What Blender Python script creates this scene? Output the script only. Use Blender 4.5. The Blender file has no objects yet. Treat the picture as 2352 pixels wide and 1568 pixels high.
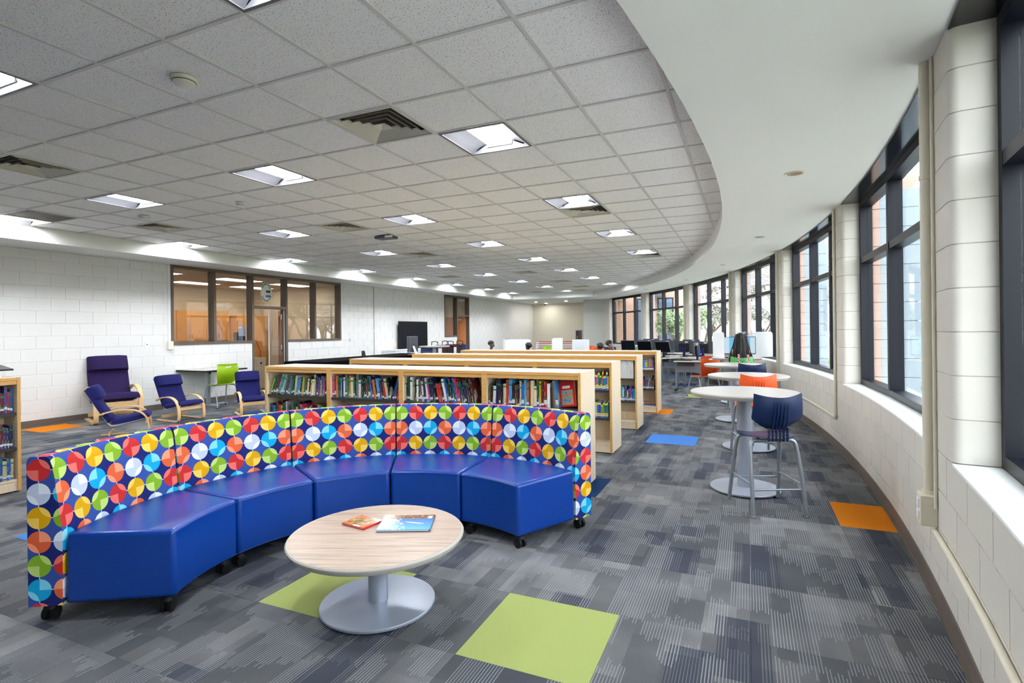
import bpy, bmesh, math, random
from mathutils import Vector, Matrix

scene = bpy.context.scene
COL = scene.collection
PI = math.pi
rad = math.radians

# ------------------------------------------------------------------ camera
CAM_H = 1.452
FWD = Vector((-0.40190, 0.91568, 0.0))
RT0 = Vector((0.91568, 0.40190, 0.0))
ROLL = -0.01146
RT = RT0 * math.cos(ROLL) + Vector((0, 0, 1)) * math.sin(ROLL)
UP = RT0 * -math.sin(ROLL) + Vector((0, 0, 1)) * math.cos(ROLL)
cam_data = bpy.data.cameras.new('camera')
cam = bpy.data.objects.new('camera', cam_data)
COL.objects.link(cam)
cam_data.sensor_fit = 'HORIZONTAL'
cam_data.sensor_width = 36.0
cam_data.lens = 1231.22 / 2352 * 36.0
cam_data.shift_x = 0.0
cam_data.shift_y = -(784.0 - 759.2) / 2352
cam_data.clip_start = 0.05
cam_data.clip_end = 300
mw = Matrix.Identity(4)
for i in range(3):
    mw[i][0] = RT[i]; mw[i][1] = UP[i]; mw[i][2] = -FWD[i]
mw[2][3] = CAM_H
cam.matrix_world = mw
scene.camera = cam

# ------------------------------------------------------------------ world, exposure
world = bpy.data.worlds.new('overcast_sky')
scene.world = world
world.use_nodes = True
wn = world.node_tree
for n in list(wn.nodes):
    wn.nodes.remove(n)
w_out = wn.nodes.new('ShaderNodeOutputWorld')
w_bg = wn.nodes.new('ShaderNodeBackground')
w_tc = wn.nodes.new('ShaderNodeTexCoord')
w_no = wn.nodes.new('ShaderNodeTexNoise')
w_no.inputs['Scale'].default_value = 1.6
w_no.inputs['Detail'].default_value = 4
w_rp = wn.nodes.new('ShaderNodeValToRGB')
w_rp.color_ramp.elements[0].position = 0.3
w_rp.color_ramp.elements[0].color = (0.80, 0.90, 1.0, 1)
w_rp.color_ramp.elements[1].position = 0.75
w_rp.color_ramp.elements[1].color = (1.0, 1.0, 1.0, 1)
wn.links.new(w_tc.outputs['Generated'], w_no.inputs['Vector'])
wn.links.new(w_no.outputs['Fac'], w_rp.inputs['Fac'])
wn.links.new(w_rp.outputs['Color'], w_bg.inputs['Color'])
w_bg.inputs['Strength'].default_value = SKY_STRENGTH = 2.5
wn.links.new(w_bg.outputs['Background'], w_out.inputs['Surface'])
LAMP = 36.0            # radiance of the ceiling troffers' lit lenses
scene.view_settings.view_transform = 'Standard'
scene.view_settings.look = 'None'
scene.view_settings.gamma = 1.0
scene.view_settings.use_curve_mapping = False
scene.view_settings.exposure = 1.62
try:
    scene.cycles.use_denoising = True
    scene.cycles.use_adaptive_sampling = True
    scene.cycles.adaptive_threshold = 0.12
    scene.cycles.adaptive_min_samples = 16
    scene.cycles.max_bounces = 6
    scene.cycles.diffuse_bounces = 4
    scene.cycles.glossy_bounces = 3
    scene.cycles.transparent_max_bounces = 10
    scene.cycles.transmission_bounces = 4
    scene.cycles.caustics_reflective = False
    scene.cycles.caustics_refractive = False
    scene.cycles.sample_clamp_indirect = 10.0
except Exception:
    pass

# ------------------------------------------------------------------ helpers
def lin(c):
    c = c / 255.0
    return c / 12.92 if c <= 0.04045 else ((c + 0.055) / 1.055) ** 2.4

def rgb(r, g, b):
    return (lin(r), lin(g), lin(b), 1.0)

class NT:
    """small wrapper that chains shader nodes"""
    def __init__(self, name):
        self.mat = bpy.data.materials.new(name)
        self.mat.use_nodes = True
        self.nt = self.mat.node_tree
        for n in list(self.nt.nodes):
            self.nt.nodes.remove(n)
        self.out = self.nt.nodes.new('ShaderNodeOutputMaterial')
    def new(self, t, **kw):
        n = self.nt.nodes.new(t)
        for k, v in kw.items():
            setattr(n, k, v)
        return n
    def put(self, sock, v):
        if isinstance(v, bpy.types.NodeSocket):
            self.nt.links.new(v, sock)
        elif v is not None:
            sock.default_value = v
    def m(self, op, a, b=None, c=None):
        n = self.new('ShaderNodeMath', operation=op)
        self.put(n.inputs[0], a)
        if b is not None: self.put(n.inputs[1], b)
        if c is not None: self.put(n.inputs[2], c)
        return n.outputs[0]
    def mix(self, fac, a, b, mode='MIX'):
        n = self.new('ShaderNodeMix', data_type='RGBA', blend_type=mode)
        self.put(n.inputs['Factor'], fac)
        self.put(n.inputs[6], a)
        self.put(n.inputs[7], b)
        return n.outputs[2]
    def xyz(self, vec):
        n = self.new('ShaderNodeSeparateXYZ')
        self.put(n.inputs[0], vec)
        return n.outputs[0], n.outputs[1], n.outputs[2]
    def comb(self, x, y, z=0.0):
        n = self.new('ShaderNodeCombineXYZ')
        self.put(n.inputs[0], x); self.put(n.inputs[1], y); self.put(n.inputs[2], z)
        return n.outputs[0]
    def noise(self, vec, scale, detail=2.0, rough=0.5):
        n = self.new('ShaderNodeTexNoise')
        self.put(n.inputs['Vector'], vec)
        n.inputs['Scale'].default_value = scale
        n.inputs['Detail'].default_value = detail
        n.inputs['Roughness'].default_value = rough
        return n.outputs['Fac']
    def white(self, vec):
        n = self.new('ShaderNodeTexWhiteNoise', noise_dimensions='3D')
        self.put(n.inputs['Vector'], vec)
        return n.outputs['Value']
    def ramp(self, fac, stops, interp='LINEAR'):
        n = self.new('ShaderNodeValToRGB')
        cr = n.color_ramp
        cr.interpolation = interp
        while len(cr.elements) < len(stops):
            cr.elements.new(0.5)
        for e, (p, c) in zip(cr.elements, stops):
            e.position = p; e.color = c
        self.put(n.inputs['Fac'], fac)
        return n.outputs['Color']
    def obj(self):
        return self.new('ShaderNodeTexCoord').outputs['Object']
    def pos(self):
        return self.new('ShaderNodeNewGeometry').outputs['Position']
    def uv(self):
        return self.new('ShaderNodeTexCoord').outputs['UV']
    def bump(self, h, strength=0.2, dist=0.002):
        n = self.new('ShaderNodeBump')
        n.inputs['Strength'].default_value = strength
        n.inputs['Distance'].default_value = dist
        self.put(n.inputs['Height'], h)
        return n.outputs['Normal']
    def bsdf(self, color, rough=0.5, metal=0.0, normal=None, spec=0.5, emit=None, estr=0.0, coat=0.0):
        p = self.new('ShaderNodeBsdfPrincipled')
        self.put(p.inputs['Base Color'], color)
        self.put(p.inputs['Roughness'], rough)
        p.inputs['Metallic'].default_value = metal
        p.inputs['Specular IOR Level'].default_value = spec
        if coat: p.inputs['Coat Weight'].default_value = coat
        if normal is not None: self.put(p.inputs['Normal'], normal)
        if emit is not None:
            self.put(p.inputs['Emission Color'], emit)
            p.inputs['Emission Strength'].default_value = estr
        self.nt.links.new(p.outputs[0], self.out.inputs[0])
        return self.mat

def mat(name, c, rough=0.5, metal=0.0, var=0.05, scale=14.0, bump=0.0, bscale=150.0, spec=0.5, coat=0.0):
    """plain painted / moulded / metal surface with a little procedural unevenness"""
    t = NT(name)
    v = t.obj()
    f = t.noise(v, scale, 3.0)
    lo = tuple(max(0.0, x * (1 - var)) for x in c[:3]) + (1,)
    hi = tuple(min(1.0, x * (1 + var)) for x in c[:3]) + (1,)
    cc = t.mix(f, lo, hi)
    nrm = t.bump(t.noise(v, bscale, 2.0), bump, 0.002) if bump else None
    return t.bsdf(cc, rough, metal, nrm, spec, coat=coat)

def glow(name, c, strength):
    t = NT(name)
    v = t.noise(t.obj(), 6.0)
    e = t.new('ShaderNodeEmission')
    t.put(e.inputs[0], t.mix(v, c, tuple(min(1, x * 1.02) for x in c[:3]) + (1,)))
    e.inputs[1].default_value = strength
    t.nt.links.new(e.outputs[0], t.out.inputs[0])
    return t.mat

class MB:
    """collects polygons for one mesh object"""
    def __init__(self):
        self.v = []; self.f = []; self.mi = []; self.uv = []; self.has_uv = False
    def face(self, pts, mi=0, uv=None):
        b = len(self.v)
        self.v += [tuple(p) for p in pts]
        self.f.append(tuple(range(b, b + len(pts))))
        self.mi.append(mi)
        self.uv.append(uv)
        if uv: self.has_uv = True
    def idx(self, verts, faces, mi=0):
        b = len(self.v)
        self.v += [tuple(p) for p in verts]
        for f in faces:
            self.f.append(tuple(b + i for i in f)); self.mi.append(mi); self.uv.append(None)
    def hexa(self, p, mi=0):
        """eight corners: bottom ring 0-3, top ring 4-7"""
        self.idx(p, [(3, 2, 1, 0), (4, 5, 6, 7), (0, 1, 5, 4), (1, 2, 6, 5), (2, 3, 7, 6), (3, 0, 4, 7)], mi)
    def box(self, x0, y0, z0, x1, y1, z1, mi=0):
        self.hexa([(x0, y0, z0), (x1, y0, z0), (x1, y1, z0), (x0, y1, z0),
                   (x0, y0, z1), (x1, y0, z1), (x1, y1, z1), (x0, y1, z1)], mi)
    def cbox(self, c, s, mi=0, rot=None):
        hx, hy, hz = s[0] / 2, s[1] / 2, s[2] / 2
        p = [Vector(q) for q in [(-hx, -hy, -hz), (hx, -hy, -hz), (hx, hy, -hz), (-hx, hy, -hz),
                                 (-hx, -hy, hz), (hx, -hy, hz), (hx, hy, hz), (-hx, hy, hz)]]
        if rot is not None: p = [rot @ q for q in p]
        self.hexa([q + Vector(c) for q in p], mi)
    def prism(self, poly, z0, z1, mi=0):
        n = len(poly)
        vs = [(x, y, z0) for x, y in poly] + [(x, y, z1) for x, y in poly]
        fs = [tuple(range(n - 1, -1, -1)), tuple(range(n, 2 * n))]
        fs += [(i, (i + 1) % n, n + (i + 1) % n, n + i) for i in range(n)]
        self.idx(vs, fs, mi)
    def loft(self, rings, mi=0, close=True, caps=True):
        n = len(rings[0])
        vs = [p for r in rings for p in r]
        fs = []
        for k in range(len(rings) - 1):
            for i in range(n if close else n - 1):
                j = (i + 1) % n
                fs.append((k * n + i, k * n + j, (k + 1) * n + j, (k + 1) * n + i))
        if caps:
            fs.append(tuple(range(n - 1, -1, -1)))
            b = (len(rings) - 1) * n
            fs.append(tuple(range(b, b + n)))
        self.idx(vs, fs, mi)
    def tube(self, path, r, n=8, mi=0):
        path = [Vector(p) for p in path]
        rr = r if isinstance(r, (list, tuple)) else [r] * len(path)
        rings = []
        prev = None
        for k, p in enumerate(path):
            a = path[max(0, k - 1)]; b = path[min(len(path) - 1, k + 1)]
            d = (b - a).normalized()
            if prev is None:
                ref = Vector((0, 0, 1)) if abs(d.z) < 0.9 else Vector((1, 0, 0))
                u = d.cross(ref).normalized()
            else:
                u = (prev - d * prev.dot(d))
                u = u.normalized() if u.length > 1e-6 else d.orthogonal().normalized()
            prev = u
            w = d.cross(u)
            rings.append([p + (u * math.cos(2 * PI * i / n) + w * math.sin(2 * PI * i / n)) * rr[k] for i in range(n)])
        self.loft(rings, mi)
    def lathe(self, prof, n=24, mi=0, c=(0, 0, 0), cap=True):
        rings = [[(c[0] + r * math.cos(2 * PI * i / n), c[1] + r * math.sin(2 * PI * i / n), c[2] + z) for i in range(n)] for r, z in prof]
        self.loft(rings, mi, True, cap)
    def band(self, path, w, th, mi=0):
        """bentwood strip: path of (y,z) points, extruded along x from -w/2 to w/2, thickness th"""
        P = [Vector((0, a, b)) for a, b in path]
        rings = []
        for k, p in enumerate(P):
            a = P[max(0, k - 1)]; b = P[min(len(P) - 1, k + 1)]
            d = (b - a).normalized()
            nrm = Vector((0, -d.z, d.y)) * (th / 2)
            hx = Vector((w / 2, 0, 0))
            rings.append([p - hx - nrm, p + hx - nrm, p + hx + nrm, p - hx + nrm])
        self.loft(rings, mi)
    def sphere(self, c, r, nu=12, nv=8, mi=0):
        rx, ry, rz = r if isinstance(r, (tuple, list)) else (r, r, r)
        rings = []
        for k in range(1, nv):
            t = PI * k / nv
            rings.append([(c[0] + rx * math.sin(t) * math.cos(2 * PI * i / nu), c[1] + ry * math.sin(t) * math.sin(2 * PI * i / nu), c[2] - rz * math.cos(t)) for i in range(nu)])
        self.loft(rings, mi)
    def move(self, d):
        self.v = [(x + d[0], y + d[1], z + d[2]) for x, y, z in self.v]
        return self
    def xf(self, M):
        self.v = [tuple(M @ Vector(p)) for p in self.v]
        return self
    def mesh(self, name, mats, smooth=0, fix=True):
        me = bpy.data.meshes.new(name)
        me.from_pydata(self.v, [], self.f)
        for mm in (mats if isinstance(mats, (list, tuple)) else [mats]):
            me.materials.append(mm)
        me.polygons.foreach_set('material_index', self.mi)
        if self.has_uv:
            ul = me.uv_layers.new(name='UVMap')
            for p, uv in zip(me.polygons, self.uv):
                if uv:
                    for k, li in enumerate(p.loop_indices):
                        ul.data[li].uv = uv[k]
        if fix:
            bm = bmesh.new(); bm.from_mesh(me)
            if fix == 'merge': bmesh.ops.remove_doubles(bm, verts=bm.verts, dist=1e-5)
            bmesh.ops.recalc_face_normals(bm, faces=bm.faces)
            bm.to_mesh(me); bm.free()
        if smooth:
            me.polygons.foreach_set('use_smooth', [True] * len(me.polygons))
            me.set_sharp_from_angle(angle=rad(smooth))
        me.update()
        return me
    def build(self, name, mats, parent=None, smooth=0, bevel=0.0, fix=True, loc=None, rotz=None, segs=2):
        o = bpy.data.objects.new(name, self.mesh(name, mats, smooth, fix))
        COL.objects.link(o)
        if parent is not None: o.parent = parent
        if loc is not None: o.location = loc
        if rotz is not None: o.rotation_euler = (0, 0, rotz)
        if bevel:
            md = o.modifiers.new('bevel', 'BEVEL')
            md.width = bevel; md.segments = segs; md.limit_method = 'ANGLE'; md.angle_limit = rad(40)
        return o

def inst(name, me, parent=None, loc=(0, 0, 0), rot=(0, 0, 0), scale=None):
    o = bpy.data.objects.new(name, me)
    COL.objects.link(o)
    if parent is not None: o.parent = parent
    o.location = loc; o.rotation_euler = rot
    if scale is not None: o.scale = scale
    return o

def tag(o, label=None, cat=None, group=None, kind=None):
    if label: o['label'] = label
    if cat: o['category'] = cat
    if group: o['group'] = group
    if kind: o['kind'] = kind
    return o

def thing(name, label, cat, loc=(0, 0, 0), rotz=0.0, group=None):
    o = bpy.data.objects.new(name, None)
    o.empty_display_size = 0.1
    COL.objects.link(o)
    o.location = loc; o.rotation_euler = (0, 0, rotz)
    return tag(o, label, cat, group)

def hub(name, kind='structure', loc=(0, 0, 0), rotz=0.0, label=None):
    o = bpy.data.objects.new(name, None)
    o.empty_display_size = 0.1
    COL.objects.link(o)
    o.location = loc; o.rotation_euler = (0, 0, rotz)
    return tag(o, label, None, None, kind)

def copy_tree(o, parent=None):
    c = o.copy(); COL.objects.link(c); c.parent = parent
    for ch in list(o.children):
        copy_tree(ch, c)
    return c

def smooth_path(pts, n=6):
    """Catmull-Rom through 2D or 3D points"""
    P = [Vector(p) for p in pts]
    out = []
    for k in range(len(P) - 1):
        p0 = P[max(0, k - 1)]; p1 = P[k]; p2 = P[k + 1]; p3 = P[min(len(P) - 1, k + 2)]
        for i in range(n):
            t = i / n
            out.append(0.5 * ((2 * p1) + (p2 - p0) * t + (2 * p0 - 5 * p1 + 4 * p2 - p3) * t * t + (3 * p1 - p0 - 3 * p2 + p3) * t ** 3))
    out.append(P[-1])
    return out

ORD = ['first', 'second', 'third', 'fourth', 'fifth', 'sixth', 'seventh', 'eighth', 'ninth', 'tenth', 'eleventh', 'twelfth']
def nth(k):
    if k < 12: return ORD[k]
    k += 1
    return '%d%s' % (k, 'th' if 10 <= k % 100 <= 20 else {1: 'st', 2: 'nd', 3: 'rd'}.get(k % 10, 'th'))

# polar frame of the curved window wall
CCX, CCY, RW = -26.26, 5.893, 27.27
def PO(s, r, z=0.0):
    t = s / RW
    return (CCX + r * math.cos(t), CCY + r * math.sin(t), z)
def pbox(b, s0, s1, r0, r1, z0, z1, n=1, mi=0):
    rings = []
    for k in range(n + 1):
        s = s0 + (s1 - s0) * k / n
        rings.append([PO(s, r0, z0), PO(s, r1, z0), PO(s, r1, z1), PO(s, r0, z1)])
    b.loft(rings, mi)
# ------------------------------------------------------------------ materials
def cmu(name, c, rough=0.55):
    t = NT(name)
    p = t.pos()
    f = t.noise(p, 3.0, 4.0)
    g = t.noise(p, 70.0, 3.0, 0.6)
    pit = t.noise(p, 34.0, 1.0)
    pits = t.m('GREATER_THAN', pit, 0.74)
    h = t.m('SUBTRACT', t.m('MULTIPLY', g, 0.5), pits)
    lo = tuple(x * 0.95 for x in c[:3]) + (1,)
    return t.bsdf(t.mix(f, lo, c), rough, 0.0, t.bump(h, 0.35, 0.003))

def far_cmu(name, c):
    t = NT(name)
    p = t.pos()
    x, y, z = t.xyz(p)
    br = t.new('ShaderNodeTexBrick')
    t.put(br.inputs['Vector'], t.comb(t.m('ADD', x, y), z, 0.0))
    br.inputs['Scale'].default_value = 1.0
    br.inputs['Brick Width'].default_value = 0.413
    br.inputs['Row Height'].default_value = 0.2065
    br.inputs['Mortar Size'].default_value = 0.004
    br.inputs['Color1'].default_value = c
    br.inputs['Color2'].default_value = c
    br.inputs['Mortar'].default_value = tuple(q * 0.88 for q in c[:3]) + (1,)
    f = t.noise(p, 2.0, 3.0)
    return t.bsdf(t.mix(t.m('MULTIPLY', f, 0.08), br.outputs['Color'], (1, 1, 1, 1)), 0.6)

def carpet():
    t = NT('carpet_striped')
    P = t.pos()
    x, y, z = t.xyz(P)
    tx = t.m('FLOOR', t.m('DIVIDE', x, 0.61))
    ty = t.m('FLOOR', t.m('DIVIDE', t.m('SUBTRACT', y, 0.27), 0.61))
    th = t.white(t.comb(tx, ty, 3.0))
    # soft tone of each tile and of bars inside it
    bx = t.m('FLOOR', t.m('DIVIDE', t.m('ADD', x, t.m('MULTIPLY', th, 0.08)), 0.1525))
    j1 = t.white(t.comb(bx, ty, 1.0))
    by = t.m('FLOOR', t.m('DIVIDE', t.m('ADD', y, t.m('MULTIPLY', j1, 0.9)), 0.30))
    bar = t.white(t.comb(bx, by, 2.0))
    low = t.noise(t.comb(x, y, t.m('MULTIPLY', th, 9.0)), 2.6, 2.0)
    tone = t.m('ADD', t.m('MULTIPLY', th, 0.34), t.m('ADD', t.m('MULTIPLY', bar, 0.22), t.m('MULTIPLY', low, 0.50)))
    base = t.ramp(tone, [(0.22, rgb(76, 79, 86)), (0.40, rgb(92, 94, 98)), (0.55, rgb(104, 105, 108)), (0.68, rgb(124, 124, 126)), (0.82, rgb(152, 151, 151))])
    # pin stripes along the tile
    sx = t.m('DIVIDE', x, 0.0138)
    si = t.m('FLOOR', sx)
    sf = t.m('SUBTRACT', sx, si)
    line = t.m('LESS_THAN', sf, 0.27)
    grp = t.m('FLOOR', t.m('DIVIDE', x, 0.0966))
    j2 = t.white(t.comb(grp, ty, 7.0))
    jag = t.white(t.comb(si, t.m('FLOOR', t.m('DIVIDE', y, 0.31)), 5.0))
    sj = t.m('FLOOR', t.m('DIVIDE', t.m('ADD', t.m('ADD', y, t.m('MULTIPLY', j2, 0.7)), t.m('MULTIPLY', jag, 0.07)), 0.19))
    on = t.white(t.comb(grp, sj, 11.0))
    lm = t.m('MULTIPLY', line, t.m('MULTIPLY', t.m('GREATER_THAN', on, 0.42), t.m('ADD', 0.35, t.m('MULTIPLY', on, 0.5))))
    # navy bars whose long edges break up into stripes
    nx = t.m('DIVIDE', t.m('ADD', x, t.m('MULTIPLY', th, 0.2)), 0.2033)
    nf = t.m('SUBTRACT', nx, t.m('FLOOR', nx))
    ny = t.m('FLOOR', t.m('DIVIDE', t.m('ADD', y, t.m('MULTIPLY', t.white(t.comb(t.m('FLOOR', nx), ty, 21.0)), 0.6)), 0.42))
    pick = t.m('LESS_THAN', t.white(t.comb(t.m('FLOOR', nx), ny, 31.0)), 0.20)
    core = t.m('LESS_THAN', t.m('ABSOLUTE', t.m('SUBTRACT', nf, 0.5)), 0.26)
    edge = t.m('GREATER_THAN', sf, 0.5)
    navy = t.m('MULTIPLY', pick, t.m('MAXIMUM', core, edge))
    c = t.mix(t.m('MULTIPLY', navy, 0.75), base, rgb(58, 64, 80))
    c = t.mix(t.m('MULTIPLY', lm, t.m('SUBTRACT', 1.0, t.m('MULTIPLY', navy, 0.6))), c, rgb(172, 174, 179))
    fib = t.noise(P, 260.0, 2.0, 0.75)
    c = t.mix(t.m('MULTIPLY', t.m('SUBTRACT', fib, 0.28), 1.15), c, rgb(30, 32, 38))
    return t.bsdf(c, 0.95, 0.0, t.bump(fib, 0.5, 0.004), 0.1)

def pile(name, c):
    t = NT(name)
    fib = t.noise(t.pos(), 300.0, 2.0, 0.7)
    lo = tuple(q * 0.72 for q in c[:3]) + (1,)
    hi = tuple(min(1, q * 1.1) for q in c[:3]) + (1,)
    return t.bsdf(t.mix(fib, lo, hi), 0.95, 0.0, t.bump(fib, 0.5, 0.004), 0.1)

def acoustic():
    t = NT('acoustic_tile')
    p = t.pos()
    a = t.noise(p, 120.0, 2.0, 0.6)
    b = t.noise(p, 42.0, 2.0)
    hole = t.m('MULTIPLY', t.m('GREATER_THAN', a, 0.625), t.m('GREATER_THAN', b, 0.36))
    f = t.noise(p, 1.3, 2.0)
    base = t.mix(f, rgb(238, 238, 237), rgb(243, 243, 242))
    c = t.mix(hole, base, rgb(150, 146, 142))
    return t.bsdf(c, 0.9, 0.0, t.bump(t.m('SUBTRACT', 1.0, hole), 0.4, 0.002), 0.2)

def wood(name, c1, c2, scale=6.0, axis=2, stretch=14.0, rough=0.42, amt=1.0):
    t = NT(name)
    x, y, z = t.xyz(t.pos())
    s = [stretch, stretch, stretch]; s[axis] = 1.0
    v = t.comb(t.m('MULTIPLY', x, s[0]), t.m('MULTIPLY', y, s[1]), t.m('MULTIPLY', z, s[2]))
    f = t.noise(v, scale, 4.0, 0.6)
    f = t.m('MULTIPLY', t.m('SUBTRACT', f, 0.25), 1.8 * amt)
    return t.bsdf(t.mix(f, c1, c2), rough, 0.0, None, 0.4)

def zebra():
    t = NT('striped_laminate')
    x, y, z = t.xyz(t.obj())
    v = t.comb(t.m('MULTIPLY', x, 1.2), t.m('MULTIPLY', y, 42.0), 0.0)
    f = t.noise(v, 1.6, 3.0, 0.65)
    f2 = t.noise(t.comb(t.m('MULTIPLY', x, 2.5), t.m('MULTIPLY', y, 160.0), 0.0), 1.0, 2.0)
    c = t.ramp(f, [(0.32, rgb(108, 84, 70)), (0.44, rgb(164, 140, 122)), (0.58, rgb(184, 162, 145)), (0.70, rgb(132, 106, 90))])
    c = t.mix(t.m('MULTIPLY', f2, 0.3), c, rgb(196, 178, 162))
    return t.bsdf(c, 0.35)

def glass(name, tint=(0.97, 0.99, 1.0, 1), k=1.0):
    t = NT(name)
    lw = t.new('ShaderNodeLayerWeight')
    lw.inputs[0].default_value = 0.5
    f = t.m('ADD', t.m('MULTIPLY', t.m('POWER', lw.outputs['Facing'], 4.0), 0.45 * k), 0.035 * k)
    dirt = t.noise(t.pos(), 2.5, 3.0)
    tr = t.new('ShaderNodeBsdfTransparent')
    t.put(tr.inputs[0], t.mix(t.m('MULTIPLY', dirt, 0.05), tint, (0.8, 0.85, 0.9, 1)))
    gl = t.new('ShaderNodeBsdfGlossy')
    gl.inputs['Roughness'].default_value = 0.01
    mx = t.new('ShaderNodeMixShader')
    t.put(mx.inputs[0], f)
    t.nt.links.new(tr.outputs[0], mx.inputs[1]); t.nt.links.new(gl.outputs[0], mx.inputs[2])
    t.nt.links.new(mx.outputs[0], t.out.inputs[0])
    return t.mat

def brickwork(name, c1, c2, mortar, w=0.21, h=0.075):
    t = NT(name)
    x, y, z = t.xyz(t.pos())
    br = t.new('ShaderNodeTexBrick')
    t.put(br.inputs['Vector'], t.comb(t.m('ADD', x, y), z, 0.0))
    br.inputs['Scale'].default_value = 1.0
    br.inputs['Brick Width'].default_value = w
    br.inputs['Row Height'].default_value = h
    br.inputs['Mortar Size'].default_value = 0.009
    br.inputs['Color1'].default_value = c1
    br.inputs['Color2'].default_value = c2
    br.inputs['Mortar'].default_value = mortar
    return t.bsdf(br.outputs['Color'], 0.85, 0.0, t.bump(br.outputs['Fac'], -0.4, 0.01), 0.2)

def cover():
    """book cloth and print: the tint is the object's own colour"""
    t = NT('book_cover')
    oi = t.new('ShaderNodeObjectInfo')
    f = t.noise(t.obj(), 2.2, 3.0)
    c = t.mix(t.m('MULTIPLY', t.m('GREATER_THAN', f, 0.56), 0.45), oi.outputs['Color'], t.mix(oi.outputs['Random'], rgb(30, 34, 60), rgb(235, 226, 205)))
    return t.bsdf(c, 0.35)

M_ = {}
M_['wall'] = cmu('painted_block_white', rgb(228, 228, 227))
M_['wallw'] = cmu('painted_block_cream', rgb(218, 213, 204))
M_['far'] = far_cmu('painted_block_beige', rgb(214, 208, 192))
M_['end'] = far_cmu('painted_block_pale', rgb(214, 215, 208))
M_['soffit'] = mat('painted_gypsum', rgb(233, 234, 231), 0.7, var=0.015, scale=2.0)
M_['carpet'] = carpet()
M_['carpet_under'] = mat('carpet_backing', rgb(60, 60, 64), 0.95)
M_['p_green'] = pile('carpet_lime', rgb(166, 176, 106))
M_['p_orange'] = pile('carpet_orange', rgb(226, 132, 28))
M_['p_blue'] = pile('carpet_blue', rgb(72, 128, 205))
M_['p_navy'] = pile('carpet_navy', rgb(30, 62, 104))
M_['tile'] = acoustic()
M_['grid'] = mat('grid_enamel', rgb(206, 204, 203), 0.5, var=0.02)
M_['slab'] = mat('roof_deck', rgb(150, 150, 150), 0.9)
M_['base'] = mat('rubber_base', rgb(104, 92, 84), 0.55, var=0.05)
M_['frame'] = mat('dark_anodised_frame', rgb(10, 13, 26), 0.36, 0.0, var=0.05, spec=0.3)
M_['headp'] = mat('glossy_dark_panel', rgb(8, 10, 18), 0.12, 0.0, var=0.05, spec=0.6)
M_['frameb'] = mat('brown_steel_frame', rgb(98, 88, 78), 0.45, var=0.04)
M_['glass'] = glass('window_glass')
M_['iglass'] = glass('office_glass', (0.98, 0.985, 0.98, 1), 2.0)
M_['sill'] = mat('sill_paint', rgb(238, 240, 238), 0.5, var=0.03, bump=0.2, bscale=40)
M_['maple'] = wood('maple_panel', rgb(222, 200, 168), rgb(236, 220, 194), axis=2)
M_['mapletop'] = wood('maple_top', rgb(226, 208, 184), rgb(240, 228, 210), axis=0, rough=0.3)
M_['edge'] = wood('maple_edge_band', rgb(196, 146, 78), rgb(218, 172, 106), axis=0)
M_['oak'] = wood('orange_oak', rgb(214, 146, 70), rgb(232, 172, 96), axis=2)
M_['doorw'] = wood('door_veneer', rgb(186, 108, 58), rgb(206, 134, 82), axis=2)
M_['bent'] = wood('birch_bentwood', rgb(222, 176, 120), rgb(240, 204, 152), axis=1)
M_['zebra'] = zebra()
M_['greylam'] = wood('grey_laminate', rgb(190, 184, 178), rgb(206, 200, 195), axis=0, rough=0.28, amt=0.8)
M_['edgegrey'] = mat('grey_edge_band', rgb(176, 172, 164), 0.4)
M_['silver'] = mat('silver_powder_coat', rgb(168, 176, 190), 0.32, 0.35, var=0.03)
M_['chrome'] = mat('chrome', rgb(215, 215, 215), 0.15, 1.0, var=0.02)
M_['tubes'] = mat('grey_steel_tube', rgb(150, 156, 166), 0.35, 0.5, var=0.04)
M_['black'] = mat('black_plastic', rgb(20, 20, 23), 0.55, var=0.1, spec=0.3)
M_['blackm'] = mat('black_metal_shelf', rgb(50, 48, 47), 0.45, var=0.06)
M_['darkgrey'] = mat('dark_grey_plastic', rgb(62, 66, 76), 0.45, var=0.05)
M_['white'] = mat('white_plastic', rgb(232, 234, 238), 0.45, var=0.02)
M_['offwhite'] = mat('off_white_plastic', rgb(222, 218, 204), 0.45, var=0.03)
M_['beigepipe'] = mat('beige_painted_conduit', rgb(228, 221, 202), 0.42, var=0.03)
M_['vinyl'] = mat('blue_vinyl', rgb(2, 58, 146), 0.30, var=0.06, scale=5.0, bump=0.12, bscale=260, spec=0.55)
M_['navycloth'] = mat('navy_cloth', rgb(30, 32, 92), 0.9, var=0.14, scale=40, bump=0.3, bscale=300, spec=0.2)
M_['purplecloth'] = mat('aubergine_cloth', rgb(40, 28, 72), 0.9, var=0.14, scale=40, bump=0.3, bscale=300, spec=0.2)
M_['navyplas'] = mat('navy_shell_plastic', rgb(12, 36, 78), 0.34, var=0.06)
M_['orangeplas'] = mat('orange_shell_plastic', rgb(238, 92, 36), 0.38, var=0.05)
M_['limeplas'] = mat('lime_shell_plastic', rgb(160, 200, 20), 0.38, var=0.05)
M_['greenplas'] = mat('green_shell_plastic', rgb(96, 178, 96), 0.38, var=0.05)
M_['lamp'] = glow('troffer_lens', (0.93, 0.965, 1.0, 1), LAMP)
M_['dlamp'] = glow('downlight_lens', (1.0, 0.96, 0.90, 1), 130.0)
M_['reflector'] = mat('troffer_reflector', rgb(104, 104, 110), 0.45, var=0.01)
M_['duct'] = mat('duct_interior', rgb(40, 36, 32), 0.8)
M_['diff'] = mat('diffuser_enamel', rgb(206, 202, 190), 0.4, var=0.03)
M_['cover'] = cover()
M_['pages'] = mat('page_block', rgb(232, 226, 210), 0.8, var=0.06, scale=60)
M_['sticker'] = mat('spine_label', rgb(200, 200, 198), 0.6, var=0.08, scale=8)
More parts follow.
